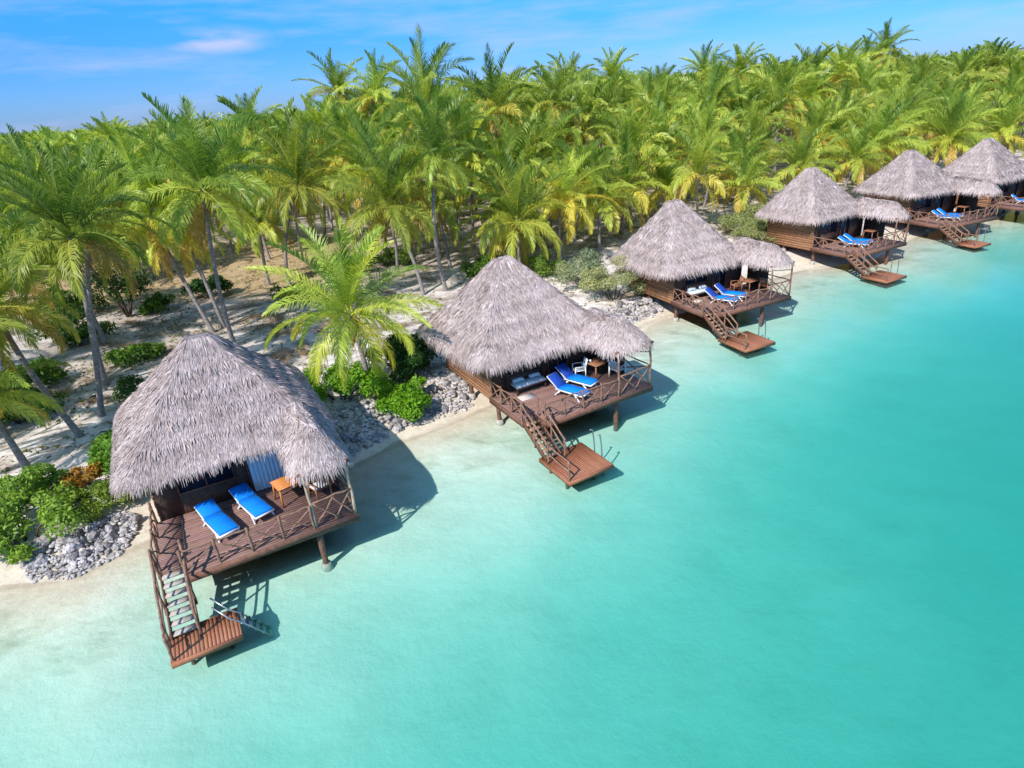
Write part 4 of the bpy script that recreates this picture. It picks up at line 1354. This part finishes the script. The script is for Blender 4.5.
SH = [
 (-8.2, 26.9, (1.7, 1.5, 1.7), LIME, 5200, .20, 'bright lime green shrub left of the short palm between the two nearest huts'),
 (-5.3, 26.0, (1.5, 1.2, 1.5), LIME, 4600, .20, 'bright lime green shrub on the rubble bank right of the short palm'),
 (-5.6, 29.4, (1.6, 1.6, 2.0), DARK, 4200, .24, 'dark green shrub in shade behind the lime green ones beside the second hut'),
 (7.2, 39.6, (2.2, 1.8, 2.7), (0.31, 0.35, 0.19), 6500, .15, 'pale grey green bush between the second and the middle huts, nearer the water'),
 (5.4, 42.6, (1.9, 1.7, 2.6), (0.22, 0.28, 0.18), 4600, .16, 'bluish grey bush behind the second hut, farther inland'),
 (22.2, 53.8, (2.6, 2.0, 2.4), GREY, 7000, .17, 'pale olive bush between the middle and the fourth huts, farther inland'),
 (21.2, 50.8, (2.0, 1.6, 2.1), GREY, 5200, .16, 'pale olive bush beside the fourth hut wall, nearer the water'),
 (-17.6, 18.2, (1.6, 1.2, 1.5), (0.20, 0.33, 0.05), 4000, .19, 'fresh green shrub at the left edge by the beach'),
 (-18.6, 20.0, (1.3, 1.1, 1.4), (0.18, 0.31, 0.05), 3000, .19, 'green shrub at the left edge, behind the one by the beach'),
 (-16.0, 19.7, (1.2, .9, .9), (0.17, 0.26, 0.04), 2600, .15, 'yellowish green low shrub between the rock heap and the orange shrub'),
 (-17.1, 21.1, (.75, .6, .9), (0.30, 0.17, 0.03), 900, .18, 'orange leaved shrub at the left beside the leaning trunks'),
 (-16.1, 22.2, (1.2, 1.0, 1.5), (0.11, 0.24, 0.03), 3400, .22, 'green shrub touching the left side of the nearest thatched roof'),
 (-15.2, 20.6, (1.1, .8, .7), (0.13, 0.21, 0.05), 2200, .13, 'low sprawling green plant on the bank beside the nearest hut'),
 (-25.2, 44.0, (1.0, .9, 1.3), (0.08, 0.17, 0.02), 1800, .22, 'small spiky green shrub in the tan clearing left of the palm trunks'),
 (-22.6, 46.6, (1.5, 1.3, 1.7), DARK, 2600, .24, 'dark green shrub at the edge of the clearing behind the leaning trunks'),
 (-18.0, 29.0, (1.3, 1.3, 1.1), (0.05, 0.12, 0.02), 2600, .22, 'dark low shrub at the foot of the straight grey trunk'),
 (-23.5, 27.0, (1.7, 1.6, 1.5), (0.05, 0.13, 0.02), 2800, .24, 'green undergrowth bush at the left between the leaning trunks'),
 (-12.5, 50.0, (1.8, 1.5, 1.6), (0.06, 0.12, 0.02), 2400, .26, 'dark undergrowth bush left of the tall straight dark trunk'),
 (-8.8, 52.5, (1.6, 1.5, 1.4), (0.09, 0.16, 0.03), 2200, .24, 'green undergrowth bush behind the drooping palm beside the tall straight trunk'),
 (-1.2, 46.5, (1.5, 1.5, 1.6), (0.07, 0.15, 0.02), 2400, .24, 'green bush between the tall straight trunk and the low bushy palm'),
 (3.4, 46.2, (1.5, 1.3, 1.5), (0.13, 0.22, 0.04), 2600, .22, 'light green bush behind the right slope of the second roof'),
 (-21.8, 34.2, (1.2, 1.2, .9), (0.10, 0.20, 0.03), 1800, .24, 'small light green plant on the shaded sand left of the nearest roof'),
 (-28.0, 38.6, (2.0, 1.6, 1.6), (0.05, 0.12, 0.02), 2600, .26, 'dark bush among the trunks at the left, before the clearing'),
 (-32.5, 45.0, (2.2, 1.8, 1.8), (0.05, 0.12, 0.02), 2600, .28, 'wide dark bush at the left end of the clearing'),
 (-15.5, 44.5, (1.4, 1.2, 1.0), (0.10, 0.17, 0.03), 1800, .22, 'low green plant on the sand behind the short palm'),
 (-26.2, 31.0, (1.6, 1.4, 1.4), (0.06, 0.14, 0.02), 2200, .25, 'green bush at the left, behind the long slanting trunk'),
]
for k, (x, y, sz, col, n, lf, lab) in enumerate(SH):
    shrub(at_g(x, y), sz, col, n, lf, 800 + k, lab, group='shrubs around the huts')
# small spreading tree in the clearing
def small_tree(x, y, label):
    g = np.random.default_rng(77)
    root = empty('small_tree', at_g(x, y))
    tag(root, label, 'tree')
    mb = MB(); tips = []
    for k in range(5):
        a = k * 1.3 + g.uniform(-.3, .3)
        e = np.array([math.cos(a) * g.uniform(.8, 1.6), math.sin(a) * g.uniform(.8, 1.4), g.uniform(2.2, 3.2)])
        mb.tube([(0, 0, -.2), e * .35 + (0, 0, .1), e * .7, e], [.11, .08, .06, .03], 7); tips.append(e)
    mb.build('trunk', 'bark', root, True)
    n = 3200
    T_ = np.array(tips)[g.integers(0, 5, n)] + g.normal(0, .48, (n, 3))
    nr = g.normal(0, 1, (n, 3)); nr[:, 2] += .8; nr /= np.linalg.norm(nr, axis=1)[:, None]
    a = np.cross(nr, g.normal(0, 1, (n, 3))); a /= np.linalg.norm(a, axis=1)[:, None]; b = np.cross(nr, a)
    l = g.uniform(.14, .28, (n, 1))
    Vv = np.stack([T_, T_ + a * l * .5 + b * l * .25, T_ + a * l, T_ + a * l * .5 - b * l * .25], 1).reshape(-1, 3)
    C_ = np.array([0.05, .10, .02]) * g.uniform(.6, 1.5, (n, 1))
    link('crown', mesh_from('tree_crown', Vv, np.arange(n)[:, None] * 4 + np.arange(4), np.repeat(C_, 4, 0), 'shrub'), root)
small_tree(-27.0, 43.2, 'small dark tree with several spreading stems in the tan clearing')

# fallen palm fronds on the sand
V_, F_, C_ = crown_arrays(900, 1, 3.4, 34, .05, .8)
def fallen(seed):
    g = np.random.default_rng(seed)
    v = V_.copy()
    # lay the frond flat along its own length
    e = v[:45].reshape(15, 3, 3).mean(1)
    axis = e[-1] / np.linalg.norm(e[-1])
    yv = np.cross((0, 0, 1), axis); yv /= np.linalg.norm(yv); zv = np.cross(axis, yv)
    w = np.stack([v @ axis, v @ yv, (v @ zv) * .06], 1)
    w[:, 2] += .05 - w[:, 2].min() * .2 + np.abs(w[:, 1]) * .06
    c = np.array([0.27, 0.17, 0.095]) * g.normal(1, .15, (len(w), 1)).clip(.6, 1.4)
    return mesh_from('fallen_frond', w, F_, c, 'dry')
FM = [fallen(k) for k in range(2)]
gg = np.random.default_rng(5)
for k, (x, y) in enumerate([(-12.6, 35.6), (-13.4, 34.6), (-12.0, 36.8), (-14.2, 36.2), (-11.2, 34.4), (-21.5, 33.5), (-24.2, 40.5), (-9.8, 40.2), (-20.5, 42.8), (-2.6, 52.5), (-13.0, 33.6), (-11.6, 35.9), (-23.0, 36.4), (-18.2, 41.0), (-10.4, 45.6), (-6.8, 48.3), (-25.8, 33.4), (-22.4, 29.8), (-14.8, 40.4), (-8.0, 36.0), (8.6, 50.6), (11.0, 55.0), (-3.4, 49.0), (16.4, 58.2)]):
    o = link('fallen_frond', FM[k % 2])
    o.location = (x, y, gz(x, y) + .03)
    o.rotation_euler = (0, 0, gg.uniform(0, 6.28))
    tag(o, 'dry brown palm frond lying on the shaded sand behind the huts', 'palm frond', 'fallen dry fronds')

# ------------------------------------------------------------------ coral rock banks
def rock_mesh(seed):
    import bmesh
    g = np.random.default_rng(seed)
    bm = bmesh.new()
    bmesh.ops.create_icosphere(bm, subdivisions=2, radius=.5)
    dirs = g.normal(0, 1, (7, 3)); dirs /= np.linalg.norm(dirs, axis=1)[:, None]
    off = g.uniform(.30, .46, 7)
    for v in bm.verts:
        p = np.array(v.co)
        for d_, o_ in zip(dirs, off):
            q = p @ d_ - o_
            if q > 0: p = p - d_ * q
        p = p * (1 + g.normal(0, .085)) * np.array([1, .8, .66])
        v.co = p
    me = bpy.data.meshes.new('coral_rock')
    bm.to_mesh(me); bm.free()
    me.materials.append(M['rock'])
    return me
ROCK = [rock_mesh(40 + k) for k in range(7)]
_seg = np.hypot(*np.diff(SHORE, axis=0).T)
_arc = np.concatenate([[0], np.cumsum(_seg)])
def on_bank(x0, x1, lo, hi, n, g):
    """n points on the bank above the waterline between x0 and x1, lo..hi metres inland"""
    a0, a1 = np.interp([x0, x1], SHORE[:, 0], _arc)
    a = g.uniform(a0, a1, n)
    e = np.minimum(1, np.minimum(a - a0, a1 - a) / .9)
    px, py = np.interp(a, _arc, SHORE[:, 0]), np.interp(a, _arc, SHORE[:, 1])
    tx, ty = np.interp(a + .8, _arc, SHORE[:, 0]) - np.interp(a - .8, _arc, SHORE[:, 0]), np.interp(a + .8, _arc, SHORE[:, 1]) - np.interp(a - .8, _arc, SHORE[:, 1])
    l = np.hypot(tx, ty)
    mid_ = (lo + hi) / 2
    o = mid_ + (hi - lo) / 2 * g.uniform(-1, 1, n) * np.sqrt(e) + .35 * (vnoise(a + 100, a * 0, 1.3, 4) - .5)
    return px - ty / l * o, py + tx / l * o, (o - lo) / (hi - lo)
BANKS = [(-9.2, -.9, .9, 3.6, 135, 'pale grey coral rock piled on the bank between the two nearest huts', 'coral rocks between the two nearest huts', .42),
         (-17.2, -13.3, .35, 2.4, 105, 'pale grey coral rock in the heap left of the nearest stairs', 'coral rocks left of the nearest hut', .34),
         (7.4, 11.0, .9, 2.8, 40, 'pale coral rock on the bank between the second and third huts', 'coral rocks between second and third huts', .45)]
rub_v, rub_f, rub_n = [], [], 0
g = np.random.default_rng(9)
ico = ROCK[0]
iv = np.array([v.co[:] for v in ico.vertices]); if_ = np.array([p.vertices[:] for p in ico.polygons])
RP = []
for (x0, x1, lo, hi, n, lab, grp, sz) in BANKS:
    X, Y, Q = on_bank(x0, x1, lo, hi, n, g)
    for x, y, q in zip(X, Y, Q):
        s = sz * (.42 + 1.25 * g.uniform() ** 2.2)
        o = link('coral_rock', ROCK[g.integers(0, 7)])
        o.location = (x, y, gz(x, y) + s * .10 + .22 * float(np.clip(1 - abs(q - .5) * 2, 0, 1)))
        o.rotation_euler = (g.normal(0, .4), g.normal(0, .4), g.uniform(0, 6.28))
        o.scale = (s, s * g.uniform(.8, 1.2), s * g.uniform(.8, 1.4))
        tag(o, lab, 'rock', grp)
    X, Y, Q = on_bank(x0, x1, lo - .2, hi + .3, n * 14, g)
    for x, y, q in zip(X, Y, Q):
        RP.append((x, y, sz * g.uniform(.18, .62), .16 * float(np.clip(1 - abs(q - .5) * 2, 0, 1))))
RP = np.array(RP)
zr = ground_z(RP[:, 0], RP[:, 1])
for (x, y, s, up_), z in zip(RP, zr):
    a = g.uniform(0, 6.28); ca, sa = math.cos(a), math.sin(a)
    w = np.stack([iv[:, 0] * ca - iv[:, 1] * sa, iv[:, 0] * sa + iv[:, 1] * ca, iv[:, 2]], 1) * s * g.uniform(.7, 1.3, 3) + (x, y, z + s * .1 + up_)
    rub_v.append(w); rub_f.append(if_ + rub_n); rub_n += len(w)
rub = link('coral_rubble', mesh_from('coral_rubble', np.concatenate(rub_v), np.concatenate(rub_f), None, 'rubble'))
tag(rub, 'small pale coral rubble filling the banks between the bigger rocks', 'rubble', None, 'stuff')

# ------------------------------------------------------------------ leaf litter and weeds on the grove floor
def scatter(n, x0, x1, y0, y1, seed, lo=3.0):
    g = np.random.default_rng(seed)
    x = g.uniform(x0, x1, n); y = g.uniform(y0, y1, n)
    d = shore_sd(x, y)
    dn = vnoise(x + 300, y + 300, 2.6, 12) * .65 + vnoise(x + 300, y + 300, .9, 13) * .35
    ok = (d > lo) & (g.uniform(0, 1, n) < np.clip((dn - .38) * 4, .03, 1))
    x, y = x[ok], y[ok]
    return x, y, ground_z(x, y), g
x, y, z, g = scatter(30000, -40, 34, 19, 72, 61)
k = len(x)
a = g.uniform(0, 6.28, k); L = g.uniform(.10, .42, k); w = L * g.uniform(.12, .35, k)
dx, dy = np.cos(a), np.sin(a)
P = np.stack([x, y, z + .02], 1)
D = np.stack([dx * L, dy * L, g.normal(0, .04, k)], 1); Wv = np.stack([-dy * w, dx * w, g.normal(0, .03, k)], 1)
Vv = np.stack([P, P + D * .5 + Wv * .5 + (0, 0, .03), P + D, P + D * .5 - Wv * .5 + (0, 0, .03)], 1).reshape(-1, 3)
C_ = np.array([0.24, 0.155, 0.09]) * g.uniform(.45, 1.5, (k, 1)) * np.array([1, 1, 1])
o = link('leaf_litter', mesh_from('leaf_litter', Vv, np.arange(k)[:, None] * 4 + np.arange(4), np.repeat(C_, 4, 0), 'dry'))
tag(o, 'brown leaf litter and husks scattered over the sand under the palms', 'leaf litter', None, 'stuff')
x, y, z, g = scatter(9000, -40, 34, 19, 72, 62, 4.0)
k = len(x); nb = 5
P = np.repeat(np.stack([x, y, z - .01], 1), nb, 0); k *= nb
a = g.uniform(0, 6.28, k); L = g.uniform(.12, .38, k); e = g.uniform(.5, 1.3, k)
D = np.stack([np.cos(a) * np.cos(e), np.sin(a) * np.cos(e), np.sin(e)], 1) * L[:, None]
Wv = np.stack([-np.sin(a), np.cos(a), 0 * a], 1) * .035
Vv = np.stack([P - Wv * .5, P + Wv * .5, P + D * .6 + Wv * .4, P + D * .6 - Wv * .4, P + D - (0, 0, .03)], 1).reshape(-1, 3)
b = np.arange(k) * 5
Fl = [(i, i + 1, i + 2, i + 3) for i in b] + [(i + 3, i + 2, i + 4) for i in b]
C_ = (np.array([0.10, 0.16, 0.03]) + np.array([.12, .05, .01]) * g.uniform(0, 1, (k, 1))) * g.uniform(.7, 1.3, (k, 1))
o = link('ground_weeds', mesh_from('ground_weeds', Vv, Fl, np.repeat(C_, 5, 0), 'shrub'))
tag(o, 'sparse low weeds growing through the sand under the palms', 'weeds', None, 'stuff')
